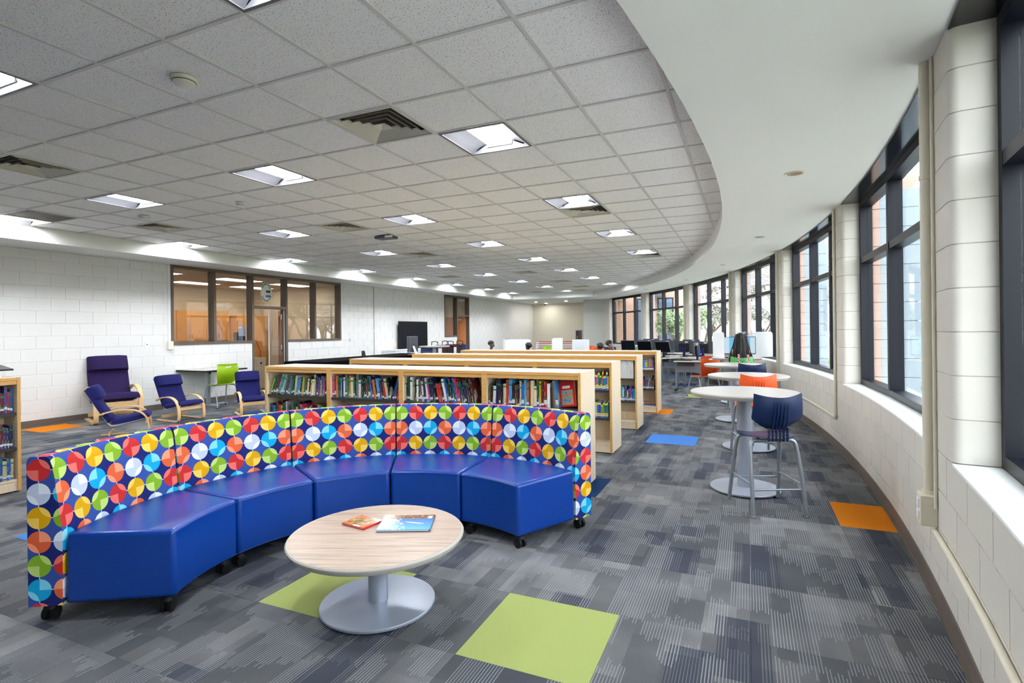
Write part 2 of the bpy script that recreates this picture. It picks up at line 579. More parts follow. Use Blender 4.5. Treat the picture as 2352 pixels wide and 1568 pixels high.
M_['dot'] = mat('green_tape', rgb(20, 110, 66), 0.5)
M_['dotb'] = mat('yellow_tape', rgb(236, 204, 40), 0.5)
M_['dotc'] = mat('blue_tape', rgb(40, 110, 190), 0.5)
M_['bluelab'] = mat('blue_label', rgb(40, 80, 180), 0.5)

def view(p):
    """(depth, u, v) of a point in the 2352 x 1568 picture, used only to rank repeats by how large they show"""
    d = Vector(p) - Vector((0, 0, CAM_H))
    D = d.dot(FWD)
    if D < 0.2: return (999, 0, 0)
    return (D, 1176 + 1231.22 * d.dot(RT) / D, 759.2 - 1231.22 * d.dot(UP) / D)
def rank(p, margin=260):
    D, u, v = view(p)
    if -margin < u < 2352 + margin and -margin < v < 1568 + margin: return D
    return 1000 + math.hypot(p[0], p[1])

# ------------------------------------------------------------------ floor with carpet tiles
slab_arc = [PO(s, RW + 0.31)[:2] for s in [-12.5 + 1.0 * k for k in range(34)]]
slab_poly = [(-16.0, -6.3)] + slab_arc + [(-7.2, 28.0), (-16.0, 28.0)]
b = MB()
b.prism(slab_poly, -0.25, -0.007)
floor = b.build('floor', M_['carpet_under'])
tag(floor, 'grey striped carpet tile floor with scattered bright tiles', kind='structure')
cells = []
for ix in range(-18, 3):
    for iy in range(-6, 44):
        cx, cy = (ix + 0.5) * 0.61, 0.27 + (iy + 0.5) * 0.61
        r = math.hypot(cx - CCX, cy - CCY)
        if cx < -10.8 or r > RW + 0.35 or cy > 27.2 or cy < -5.9: continue
        cells.append((rank((cx, cy, 0)), ix, iy))
cells.sort()
COLOURED = {(-2, 3): 'p_green', (-4, 3): 'p_green', (-2, 11): 'p_blue', (1, 7): 'p_orange', (-3, 15): 'p_orange', (-2, 19): 'p_green',
            (-17, 7): 'p_orange', (-3, 7): 'p_navy', (-8, 3): 'p_blue', (-14, 11): 'p_blue', (-3, 23): 'p_navy', (-4, 27): 'p_blue', (-3, 27): 'p_blue',
            (-1, 23): 'p_blue'}
tile_me = {}
def tile_mesh(key):
    if key not in tile_me:
        q = MB(); q.box(-0.3044, -0.3044, -0.007, 0.3044, 0.3044, 0.0)
        tile_me[key] = q.mesh('carpet_tile', M_[key])
    return tile_me[key]
rest = MB()
for k, (rk, ix, iy) in enumerate(cells):
    cx, cy = (ix + 0.5) * 0.61, 0.27 + (iy + 0.5) * 0.61
    key = COLOURED.get((ix, iy), 'carpet')
    if k < 290 or key != 'carpet':
        o = inst('carpet_tile', tile_mesh(key), floor, (cx, cy, 0))
        if key != 'carpet': o['label'] = {'p_green': 'lime green', 'p_orange': 'orange', 'p_blue': 'bright blue', 'p_navy': 'navy'}[key] + ' carpet tile'
    else:
        rest.box(cx - 0.3044, cy - 0.3044, -0.007, cx + 0.3044, cy + 0.3044, 0.0)
tag(rest.build('carpet_tile', M_['carpet'], floor), kind='stuff')

# ------------------------------------------------------------------ ceiling: deck, suspension grid, tiles
ZC = 3.068
GX, GY, GT = -3.529, 1.945, 0.61
b = MB()
b.prism(slab_poly, 3.14, 3.36)
ceiling = b.build('ceiling', M_['slab'])
tag(ceiling, 'suspended ceiling of speckled square tiles', kind='structure')
LIGHTS = [(-1, 2), (-1, -2), (-1, -6), (-1, -10), (3, 2), (3, -2), (3, -6), (3, -10), (7, 2), (7, -2), (7, -6), (7, -10), (11, 2), (11, -2), (11, -6), (11, -10),
          (15, 2), (15, -2), (15, -6), (15, -10), (19, -2), (19, -6), (19, -10), (23, -2), (23, -6), (23, -10), (27, -2), (27, -6), (27, -10), (31, -6), (31, -10)]
VENTS = [(2, 1), (1, -5), (7, -4), (5, -8), (8, 2), (12, -5), (16, 2), (19, -8), (19, -4), (24, -4), (28, -4), (26, -9), (31, -8), (31, -5)]
DARKS = [(3, -9), (2, -10)]
skip = set(LIGHTS) | set(VENTS) | set(DARKS)
def cell_xy(i, j):
    return GX + (j + 0.5) * GT, GY + (i + 0.5) * GT
q = MB(); q.box(-0.2985, -0.2985, 0.008, 0.2985, 0.2985, 0.026)
ct_me = q.mesh('ceiling_tile', M_['tile'])
cands = []
for j in range(-10, 7):
    for i in range(-13, 34):
        x, y = cell_xy(i, j)
        if math.hypot(x - 0.3 - CCX, y - CCY) > 26.2 or y > 22.3 or y < -6: continue
        if (i, j) not in skip: cands.append((rank((x, y, ZC)), i, j))
cands.sort()
rest = MB()
for k, (rk, i, j) in enumerate(cands):
    x, y = cell_xy(i, j)
    if k < 295: inst('ceiling_tile', ct_me, ceiling, (x, y, ZC))
    else: rest.box(x - 0.2985, y - 0.2985, ZC + 0.008, x + 0.2985, y + 0.2985, ZC + 0.026)
tag(rest.build('ceiling_tile', M_['tile'], ceiling), kind='stuff')
for j in range(-10, 8):
    x = GX + j * GT
    grid = MB(); grid.box(x - 0.012, -6.0, ZC, x + 0.012, 22.1, ZC + 0.03); grid.build('grid_bar', M_['grid'], ceiling)
for i in range(-13, 34):
    y = GY + i * GT
    grid = MB(); grid.box(-9.65, y - 0.012, ZC + 0.0006, 0.9, y + 0.012, ZC + 0.029); grid.build('grid_bar', M_['grid'], ceiling)

# soffits
SOF = 2.85
b = MB(); b.box(-10.80, -6.2, SOF, -9.62, 22.2, 3.139)
tag(b.build('trim_1', M_['soffit']), 'white boxed soffit along the block wall with the office windows', kind='structure')
b = MB(); pbox(b, -12.0, 21.2, 26.02, RW + 0.30, SOF, 3.139, 64)
tag(b.build('trim_2', M_['soffit'], smooth=30), 'broad white curved soffit following the window wall', kind='structure')
b = MB(); b.prism([(-10.80, 22.06), (-5.95, 22.06), (-4.6, 23.5), (-6.4, 27.9), (-10.80, 27.9)], SOF - 0.0015, 3.139)
tag(b.build('trim_3', M_['soffit']), 'white dropped soffit over the far alcove', kind='structure')

# ------------------------------------------------------------------ left block wall with office windows and doors
WX = -10.52
CO = 0.2065
OPEN = [(7.06, 11.94, 1.239, SOF), (9.02, 9.98, 0.0, 1.239), (17.6, 19.58, 1.239, SOF), (18.6, 19.58, 0.0, 1.239)]
b = MB()
for y0, y1, z0, z1 in [(-6.2, 7.06, 0, SOF), (7.06, 9.02, 0, 1.239), (9.98, 11.94, 0, 1.239), (11.94, 17.6, 0, SOF), (17.6, 18.6, 0, 1.239), (19.58, 27.0, 0, SOF)]:
    b.box(WX - 0.19, y0, z0, WX - 0.006, y1, z1)
wall_left = b.build('wall_left', M_['wall'])
tag(wall_left, 'white painted concrete block wall with office windows', kind='structure')
def subtract(iv, cuts):
    out = [iv]
    for c0, c1 in cuts:
        nxt = []
        for a0, a1 in out:
            if c1 <= a0 or c0 >= a1: nxt.append((a0, a1)); continue
            if c0 > a0: nxt.append((a0, c0))
            if c1 < a1: nxt.append((c1, a1))
        out = nxt
    return out
blocks = []
for k in range(14):
    z0, z1 = k * CO, min((k + 1) * CO, SOF)
    cuts = [(a, c) for a, c, d, e in OPEN if d < z1 - 0.02 and e > z0 + 0.02]
    y = 3.6 - (k % 2) * CO
    while y < 26.7:
        for a0, a1 in subtract((y, min(y + 2 * CO, 26.75)), cuts):
            if a1 - a0 > 0.04: blocks.append((rank((WX, (a0 + a1) / 2, (z0 + z1) / 2)), a0, a1, z0, z1))
        y += 2 * CO
blocks.sort()
bl_me = {}
rest = MB()
for k, (rk, a0, a1, z0, z1) in enumerate(blocks):
    if k < 298:
        key = (round(a1 - a0, 3), round(z1 - z0, 3))
        if key not in bl_me:
            q = MB(); h = key[0] / 2 - 0.0024; w = key[1] / 2 - 0.003
            q.loft([[(-0.006, -h, -w), (-0.006, h, -w), (-0.006, h, w), (-0.006, -h, w)],
                    [(-0.002, -h, -w), (-0.002, h, -w), (-0.002, h, w), (-0.002, -h, w)],
                    [(0.0, -h + 0.003, -w + 0.003), (0.0, h - 0.003, -w + 0.003), (0.0, h - 0.003, w - 0.003), (0.0, -h + 0.003, w - 0.003)]])
            bl_me[key] = q.mesh('concrete_block', M_['wall'])
        inst('concrete_block', bl_me[key], wall_left, (WX, (a0 + a1) / 2, (z0 + z1) / 2))
    else:
        rest.box(WX - 0.006, a0 + 0.0035, z0 + 0.0035, WX, a1 - 0.0035, z1 - 0.0035)
tag(rest.build('concrete_block', M_['wall'], wall_left), kind='stuff')
b = MB()
for y0, y1 in [(-6.2, 9.02), (9.98, 18.6), (19.58, 26.78)]:
    b.box(WX, y0, 0.0, WX + 0.008, y1, 0.1); b.box(WX, y0, 0.0, WX + 0.018, y1, 0.012)
tag(b.build('baseboard_left', M_['base']), 'brown rubber base along the white block wall', kind='structure')

# back, far and end walls
b = MB(); b.box(-10.8, -6.3, 0, 0.6, -6.1, 3.14)
tag(b.build('wall_back', M_['far']), 'block wall behind the viewer', kind='structure')
b = MB(); b.box(-10.8, 26.8, 0, -6.0, 27.0, SOF)
tag(b.build('wall_far', M_['far']), 'beige block wall of the far alcove', kind='structure')
b = MB(); b.box(-6.97, 24.2, 0, -6.05, 24.4, SOF); b.box(-6.97, 24.4, 0, -6.77, 26.8, SOF)
tag(b.build('wall_end', M_['end']), 'pale block wall return beside the last window', kind='structure')

# ------------------------------------------------------------------ curved window wall
OPENINGS = [(-6.5, -2.79), (-2.38, 1.17), (1.57, 4.89), (5.29, 8.43), (8.85, 12.25), (12.69, 16.08), (16.50, 19.50)]
PIERS = [(-6.9, -6.5)] + [(OPENINGS[k][1], OPENINGS[k + 1][0]) for k in range(6)] + [(19.50, 20.3)]
ZS = 0.81
b = MB()
pbox(b, -12.2, 20.35, RW + 0.007, RW + 0.30, 0, ZS - 0.012, 66)
for s0, s1 in PIERS: pbox(b, s0 + 0.03, s1 - 0.03, RW + 0.006, RW + 0.30, ZS - 0.02, SOF, 2)
pbox(b, -12.2, -6.9, RW + 0.004, RW + 0.30, 0, SOF, 8)
wall_right = b.build('wall_right', M_['wallw'], smooth=25)
tag(wall_right, 'curved cream block wall under the windows', kind='structure')
lo_me = MB()
d = 0.413
r_in = RW
hw = 0.0035
lo_me.loft([[PO(s, RW + 0.02, hw), PO(s, r_in, hw), PO(s, r_in, 0.2025 - hw), PO(s, RW + 0.02, 0.2025 - hw)] for s in (hw, d / 2, d - hw)])
lo_me.move((-CCX, -CCY, 0))
lo_me = lo_me.mesh('concrete_block', M_['wallw'])
cb = []
for k in range(4):
    s = -7.0 - (k % 2) * d / 2
    while s < 20.0:
        cb.append((rank(PO(s + d / 2, RW, (k + 0.5) * 0.2025)), s, k)); s += d
cb.sort()
rest = MB()
for n, (rk, s, k) in enumerate(cb):
    if n < 225: inst('concrete_block', lo_me, wall_right, (CCX, CCY, k * 0.2025), (0, 0, s / RW))
    else: pbox(rest, s + hw, s + d - hw, RW, RW + 0.02, k * 0.2025 + hw, (k + 1) * 0.2025 - hw, 2)
tag(rest.build('concrete_block', M_['wallw'], wall_right), kind='stuff')
# bullnosed pier blocks, one per course
pier_me = {}
for s0, s1 in PIERS:
    w = round(s1 - s0, 2)
    if w not in pier_me:
        prof = []
        for t in range(5): a = PI / 2 * t / 4; prof.append((0.045 - 0.045 * math.sin(a), 0.045 - 0.045 * math.cos(a)))
        prof = [(p[0], p[1]) for p in reversed(prof)]
        # outline in (s, r): jamb, rounded corner, front, rounded corner, jamb
        left = [(0.0, 0.28), (0.0, 0.045)] + [(0.045 - 0.045 * math.cos(PI / 2 * t / 4), 0.045 - 0.045 * math.sin(PI / 2 * t / 4)) for t in range(1, 5)]
        right = [(w - x, r) for x, r in reversed(left)]
        ol = left + right
        q = MB()
        q.loft([[PO(x + (ins if x < w / 2 else -ins), RW + r + ins, zz) for x, r in ol] for zz, ins in ((0.0, 0.004), (0.003, 0.0), (0.2007, 0.0), (0.2037, 0.004))])
        q.move((-CCX, -CCY, 0))
        pier_me[w] = q.mesh('pier_block', M_['wallw'], 50)
    for k in range(11):
        z = ZS + k * 0.2040
        if z + 0.1 > SOF: break
        inst('pier_block', pier_me[w], wall_right, (CCX, CCY, z), (0, 0, s0 / RW), (1, 1, 1.0))
b = MB(); pbox(b, -12.0, 20.2, RW - 0.008, RW + 0.001, 0.0, 0.1, 70); pbox(b, -12.0, 20.2, RW - 0.02, RW + 0.001, 0.0, 0.012, 70)
tag(b.build('baseboard_right', M_['base'], smooth=25), 'brown rubber base along the curved window wall', kind='structure')

WORDS = ['nearest the viewer', 'second from the viewer', 'third from the viewer', 'fourth from the viewer', 'fifth from the viewer', 'sixth from the viewer', 'at the far end']
for n, (s0, s1) in enumerate(OPENINGS):
    w = hub('window_%d' % (n + 1), label='six-pane dark framed window, ' + WORDS[n])
    r0, r1 = RW + 0.175, RW + 0.285
    b = MB()
    pbox(b, s0, s1, r0, r1, ZS, ZS + 0.062, 3)
    pbox(b, s0, s1, r0, r1, SOF - 0.075, SOF, 3)
    pbox(b, s0, s0 + 0.055, r0, r1, ZS + 0.06, SOF - 0.07)
    pbox(b, s1 - 0.055, s1, r0, r1, ZS + 0.06, SOF - 0.07)
    b.build('frame', M_['frame'], w)
    L = s1 - s0
    cuts = [s0 + 0.055, s0 + L / 3, s0 + 2 * L / 3, s1 - 0.055]
    for c in cuts[1:3]:
        b = MB(); pbox(b, c - 0.032, c + 0.032, r0 - 0.004, r1, ZS + 0.055, SOF - 0.07); b.build('mullion', M_['frame'], w)
    b = MB(); pbox(b, s0 + 0.05, s1 - 0.05, r0 + 0.002, r1 - 0.002, 2.155, 2.222, 3); b.build('transom', M_['frame'], w)
    for k in range(3):
        for z0, z1 in ((ZS + 0.062, 2.155), (2.222, SOF - 0.075)):
            b = MB(); pbox(b, cuts[k] + (0.03 if k else 0), cuts[k + 1] - (0.03 if k < 2 else 0), RW + 0.235, RW + 0.241, z0, z1)
            b.build('pane', M_['glass'], w)
    b = MB(); pbox(b, s0, s1, RW - 0.001, r0 + 0.01, ZS - 0.02, ZS, 6); b.build('sill', M_['sill'], w, bevel=0.006)
    b = MB(); pbox(b, s0 - 0.02, s1 + 0.02, RW + 0.004, r0 + 0.004, SOF - 0.014, SOF - 0.002, 6); b.build('head_panel', M_['headp'], w)

# exterior piers seen through the glass
M_['pinkblock'] = mat('pink_split_block', rgb(192, 160, 146), 0.9, var=0.12, scale=9, bump=0.5, bscale=60)
M_['paleblock'] = mat('pale_blue_grey_block', rgb(150, 162, 172), 0.8, var=0.05, scale=9)
for n, (s0, s1) in enumerate(PIERS):
    c = (s0 + s1) / 2
    b = MB(); pbox(b, c - 0.18, c + 0.18, RW + 0.302, RW + (0.72 if n in (1, 2, 3) else 0.38), -0.15, 3.1)
    pr_ = b.build('wall_pier_%d' % (n + 1), M_['pinkblock'])
    tag(pr_, 'outside masonry pier between the windows, ' + ('nearest the viewer' if n == 0 else nth(n) + ' one along'), kind='structure')
    deep = 0.74 if n in (1, 2, 3) else 0.40
    for k in range(15):
        q = MB(); z = -0.14 + k * 0.2065
        pbox(q, c - 0.205, c + 0.205, RW + 0.302, RW + 0.372, z + 0.004, z + 0.2025); q.build('masonry_block', M_['pinkblock'], pr_)
        q = MB(); pbox(q, c - 0.20, c + 0.20, RW + 0.374, RW + deep, z + 0.003, z + 0.2035); q.build('pale_block', M_['paleblock'], pr_)
# ------------------------------------------------------------------ ceiling fixtures
def troffer():
    t = thing('ceiling_light', 'square recessed ceiling light with a glowing curved lens', 'ceiling light', group='square ceiling lights in the tile grid')
    b = MB()
    for x0, y0, x1, y1 in [(-0.297, -0.297, 0.297, -0.275), (-0.297, 0.275, 0.297, 0.297), (-0.297, -0.275, -0.275, 0.275), (0.275, -0.275, 0.297, 0.275)]:
        b.box(x0, y0, -0.003, x1, y1, 0.012)
    b.build('frame', M_['reflector'], t)
    b = MB()      # curved side wings and sloped ends
    n = 6
    for sg in (-1, 1):
        pts = [(sg * (0.276 - 0.15 * k / n), 0.06 * math.sin(PI / 2 * k / n)) for k in range(n + 1)]
        for (xa, za), (xb, zb) in zip(pts, pts[1:]):
            b.face([(xa, -0.276 + 0.35 * za, za), (xb, -0.276 + 0.35 * zb, zb), (xb, 0.276 - 0.35 * zb, zb), (xa, 0.276 - 0.35 * za, za)])
        b.face([(-0.276, sg * 0.276, 0.0), (0.276, sg * 0.276, 0.0), (0.126, sg * 0.255, 0.06), (-0.126, sg * 0.255, 0.06)])
    b.face([(-0.13, -0.27, 0.061), (0.13, -0.27, 0.061), (0.13, 0.27, 0.061), (-0.13, 0.27, 0.061)])
    b.build('reflector', M_['reflector'], t, fix=False)
    b = MB()      # shallow lit lens at the head of the recess
    ring = [(0.118 * math.cos(PI + PI * k / 4), 0.059 + 0.022 * math.sin(PI + PI * k / 4)) for k in range(5)]
    b.loft([[(x, yy, z) for x, z in ring] for yy in (-0.25, 0.25)], 0, False, True)
    b.build('lens', M_['lamp'], t, smooth=50)
    for yy in (-0.258, 0.249):
        b = MB(); b.box(-0.12, yy, 0.034, 0.12, yy + 0.009, 0.06); b.build('end_cap', M_['white'], t)
    return t
def place(proto, used, label):
    o = proto if not used else copy_tree(proto)
    o['label'] = label
    return o
proto = troffer()
shown = []
for (i, j) in LIGHTS:
    x, y = cell_xy(i, j)
    shown.append((rank((x, y, ZC)), i, j, x, y))
COLW = {2: 'column beside the curved soffit', -2: 'second column from the curved soffit', -6: 'third column from the curved soffit', -10: 'column along the white wall soffit'}
rows = sorted({s[1] for s in shown})
for k, (rk, i, j, x, y) in enumerate(sorted(shown)):
    seen = [r for r in rows if r >= -1]
    if i >= -1:
        lab = 'square glowing ceiling light, %s row away, %s' % (nth(seen.index(i)), COLW[j])
    else:
        lab = 'square ceiling light behind the viewer'
    o = place(proto, k > 0, lab)
    o.location = (x, y, ZC)

def diffuser():
    t = thing('air_diffuser', '', 'air vent', group='square air diffusers in the ceiling')
    b = MB(); b.box(-0.296, -0.296, 0.05, 0.296, 0.296, 0.055); b.build('duct_opening', M_['duct'], t)
    b = MB()
    for x0, y0, x1, y1 in [(-0.297, -0.297, 0.297, -0.280), (-0.297, 0.280, 0.297, 0.297), (-0.297, -0.280, -0.280, 0.280), (0.280, -0.280, 0.297, 0.280)]: b.box(x0, y0, -0.003, x1, y1, 0.02)
    b.build('frame', M_['diff'], t)
    for k in range(5):
        a0 = 0.285 - k * 0.056; a1 = a0 - 0.028
        z0 = 0.001; z1 = 0.030
        if k == 4: a1 = 0.004
        b = MB()
        c0 = [(-a0, -a0), (a0, -a0), (a0, a0), (-a0, a0)]; c1 = [(-a1, -a1), (a1, -a1), (a1, a1), (-a1, a1)]
        for q in range(4):
            p = (q + 1) % 4
            b.face([(c0[q][0], c0[q][1], z0), (c0[p][0], c0[p][1], z0), (c1[p][0], c1[p][1], z1), (c1[q][0], c1[q][1], z1)])
            b.face([(c0[q][0] * 0.985, c0[q][1] * 0.985, z0 + 0.003), (c1[q][0] * 0.985, c1[q][1] * 0.985, z1 + 0.003), (c1[p][0] * 0.985, c1[p][1] * 0.985, z1 + 0.003), (c0[p][0] * 0.985, c0[p][1] * 0.985, z0 + 0.003)])
        b.build('louver', M_['diff'], t, fix=False)
    return t
VLAB = ['large air diffuser ahead of the nearest wide ceiling light', 'air diffuser over the left bookcase end of the ceiling', 'air diffuser beside a ceiling light above the front bookcases',
        'air diffuser near the wall above the lounge chairs', 'air diffuser touching the ceiling light by the curved soffit', 'air diffuser midway down the ceiling beside a sprinkler',
        'air diffuser touching the light beside the curved soffit bend', 'air diffuser between lights in front of the wall screen', 'air diffuser between far lights over the computer desks',
        'air diffuser far down the ceiling beyond the desks', 'small air diffuser near the far soffit bend', 'air diffuser by the wall soffit near the far door', 'air diffuser at the far wall soffit corner', 'air diffuser tight against the far soffit']
proto = diffuser()
for k, (i, j) in enumerate(VENTS):
    o = place(proto, k > 0, VLAB[k]); x, y = cell_xy(i, j); o.location = (x, y, ZC)
for k, (i, j) in enumerate(DARKS):
    x, y = cell_xy(i, j)
    t = thing('return_air_grille', ['dark return air panel beside the ceiling light at the wall soffit', 'dark return air panel at the edge of the picture by the wall soffit'][k], 'air vent', (x, y, ZC), group='dark return panels')
    b = MB(); b.box(-0.29, -0.29, 0.004, 0.29, 0.29, 0.012); b.build('perforated_panel', mat('dark_perforated_panel', rgb(92, 84, 76), 0.7), t)
    b = MB()
    for x0, y0, x1, y1 in [(-0.297, -0.297, 0.297, -0.285), (-0.297, 0.285, 0.297, 0.297), (-0.297, -0.285, -0.285, 0.285), (0.285, -0.285, 0.297, 0.285)]: b.box(x0, y0, -0.002, x1, y1, 0.01)
    b.build('frame', M_['diff'], t)

def detector(name, label, x, y, r, cream):
    t = thing(name, label, 'smoke detector' if name == 'smoke_detector' else 'sensor', (x, y, ZC), group='round ceiling detectors')
    m = M_['offwhite'] if cream else M_['white']
    b = MB(); b.lathe([(r, 0.002), (r, -0.012), (r * 0.96, -0.02)], 24); b.build('base', m, t, smooth=40)
    b = MB(); b.lathe([(r * 0.86, -0.02), (r * 0.82, -0.034), (r * 0.6, -0.044), (r * 0.3, -0.048)], 24); b.build('sensor_dome', m, t, smooth=40)
    b = MB(); b.lathe([(r * 0.885, -0.02), (r * 0.885, -0.024)], 24); b.build('vent_slot', M_['darkgrey'], t)
detector('smoke_detector', 'large cream smoke detector on the nearest ceiling tiles', -3.247, 2.278, 0.078, True)
detector('smoke_detector', 'white smoke detector above the front bookcases', -5.735, 4.742, 0.062, False)
detector('motion_sensor', 'white ceiling sensor nearest the office wall', -7.524, 4.690, 0.066, False)
detector('smoke_detector', 'small white detector beside the mid-ceiling diffuser', -5.704, 10.237, 0.06, False)
t = thing('sprinkler_head', 'white sprinkler head hanging past the mid-ceiling diffuser', 'sprinkler', (-6.285, 10.16, ZC))
b = MB(); b.lathe([(0.05, 0.001), (0.05, -0.006), (0.02, -0.012)], 16); b.build('escutcheon', M_['white'], t, smooth=40)
b = MB(); b.lathe([(0.013, -0.01), (0.013, -0.06), (0.02, -0.065)], 10); b.build('body', M_['white'], t, smooth=40)
b = MB(); b.lathe([(0.04, -0.075), (0.045, -0.078), (0.02, -0.082)], 14); b.lathe([(0.006, -0.06), (0.006, -0.078)], 6); b.build('deflector', M_['chrome'], t, smooth=40)
t = thing('ceiling_projector_mount', 'small dark speaker box hanging from the ceiling beside a diffuser', 'speaker', (-5.55, 7.42, ZC))
b = MB(); b.box(-0.17, -0.1, -0.05, 0.17, 0.1, -0.006); b.build('housing', M_['darkgrey'], t, bevel=0.01)
b = MB(); b.box(-0.2, -0.04, -0.008, 0.2, 0.04, 0.003); b.build('bracket', M_['white'], t)
b = MB(); b.box(0.05, -0.11, -0.045, 0.2, -0.1, -0.012); b.build('label_plate', M_['white'], t)

# downlights in the soffits
def downlight(x, y, label, lit):
    t = thing('recessed_downlight', label, 'downlight', (x, y, SOF - 0.0015), group='round downlights in the soffit')
    b = MB()
    prof = [(0.082, 0.0), (0.084, -0.004), (0.072, -0.006), (0.066, -0.002)]
    n = 28
    b.loft([[(r * math.cos(2 * PI * i / n), r * math.sin(2 * PI * i / n), z) for i in range(n)] for r, z in prof], 0, True, False)
    b.build('trim_ring', M_['offwhite'], t, smooth=50)
    b = MB(); b.lathe([(0.067, -0.003), (0.06, -0.0025)], n); b.build('lens' if lit else 'reflector', M_['dlamp'] if lit else mat('brass_reflector', rgb(176, 150, 110), 0.25, 0.6), t)
for k, (x, y) in enumerate([(0.408, 5.493), (0.19, 9.092), (-0.481, 12.695), (-1.581, 15.999), (-3.23, 19.089)]):
    downlight(x, y, 'unlit round downlight in the curved soffit, ' + nth(k) + ' along the windows', False)
for k, (x, y) in enumerate([(-9.462, 24.517), (-9.506, 26.1), (-7.968, 24.653)]):
    downlight(x, y, ['lit downlight in the alcove soffit nearest the white wall', 'lit downlight deepest in the alcove soffit', 'lit downlight in the alcove soffit nearest the windows'][k], True)
t = thing('dome_camera', 'small black dome camera under the alcove soffit', 'camera', (-9.75, 26.55, SOF - 0.0015))
b = MB(); b.lathe([(0.05, 0), (0.05, -0.03)], 14); b.build('mount', M_['white'], t, smooth=40)
b = MB(); b.sphere((0, 0, -0.035), 0.042, 12, 8); b.build('dome', M_['black'], t, smooth=60)

# ------------------------------------------------------------------ conduits on the curved wall
def conduit(name, label, pts, r, group=None, straps=(), box=None):
    t = thing(name, label, 'conduit', pts[0], group=group)
    o0 = Vector(pts[0])
    b = MB(); b.tube([Vector(p) - o0 for p in pts], r, 10); b.build('tube', M_['beigepipe'], t, smooth=50)
    for p in straps:
        q = MB(); q.tube([Vector(p) - o0 - Vector((0, 0, 0.012)), Vector(p) - o0 + Vector((0, 0, 0.012))], r * 1.18, 10)
        q.build('strap', M_['beigepipe'], t, smooth=50)
    if box:
        bx = MB(); s, z0, z1 = box
        bx.hexa([Vector(PO(s + a, RW + c, zz)) - o0 for zz in (z0, z1) for a, c in ((-0.055, -0.075), (0.055, -0.075), (0.055, 0.002), (-0.055, 0.002))])
        ob = bx.build('junction_box', M_['beigepipe'], t, bevel=0.006)
        for k in range(2):
            q = MB(); zc = z0 + (z1 - z0) * (0.3 + 0.4 * k)
            q.hexa([Vector(PO(s + a, RW + c, zz)) - o0 for zz in (zc - 0.022, zc + 0.022) for a, c in ((-0.03, -0.08), (0.03, -0.08), (0.03, -0.075), (-0.03, -0.075))])
            q.build('socket', M_['white'], ob)
    return t
s = -2.40
conduit('conduit', 'thick beige conduit down the nearest pier to a wall box', [PO(s, RW - 0.028, SOF), PO(s, RW - 0.028, 0.56)], 0.026,
        straps=[PO(s, RW - 0.028, 2.24), PO(s, RW - 0.028, 1.12), PO(s, RW - 0.028, 0.57)], box=(s, 0.40, 0.56))
conduit('conduit', 'thin beige conduit beside the thick one on the nearest pier', [PO(s - 0.06, RW - 0.01, SOF), PO(s - 0.06, RW - 0.01, 0.5)], 0.008)
conduit('wall_raceway', 'beige raceway running along the wall below the nearest window', [PO(s - 0.05 - 0.5 * k, RW - 0.014, 0.38) for k in range(10)], 0.014)
for k, sp in enumerate((1.50, 5.20, 8.78, 12.60, 16.42)):
    lab = 'thin beige conduit running down the %s pier along the windows' % nth(k + 1)
    if k == 0:
        pts = [PO(sp, RW - 0.016, SOF), PO(sp, RW - 0.016, 0.42)] + [PO(sp + 0.05 * (1 - math.cos(a)), RW - 0.016, 0.42 - 0.05 * math.sin(a)) for a in (0.4, 0.8, 1.2, PI / 2)] + [PO(sp + 0.3 * q, RW - 0.016, 0.37) for q in range(1, 8)]
    else:
        pts = [PO(sp, RW - 0.016, SOF), PO(sp, RW - 0.016, 0.15)]
    conduit('conduit', lab, pts, 0.016, 'conduits down the far piers', straps=[PO(sp, RW - 0.016, 2.3), PO(sp, RW - 0.016, 0.95)])
    if k > 0:
        conduit('conduit', 'second slim conduit beside the first on the %s pier' % nth(k + 1), [PO(sp - 0.08, RW - 0.014, SOF), PO(sp - 0.08, RW - 0.014, 0.2)], 0.014, 'conduits down the far piers')
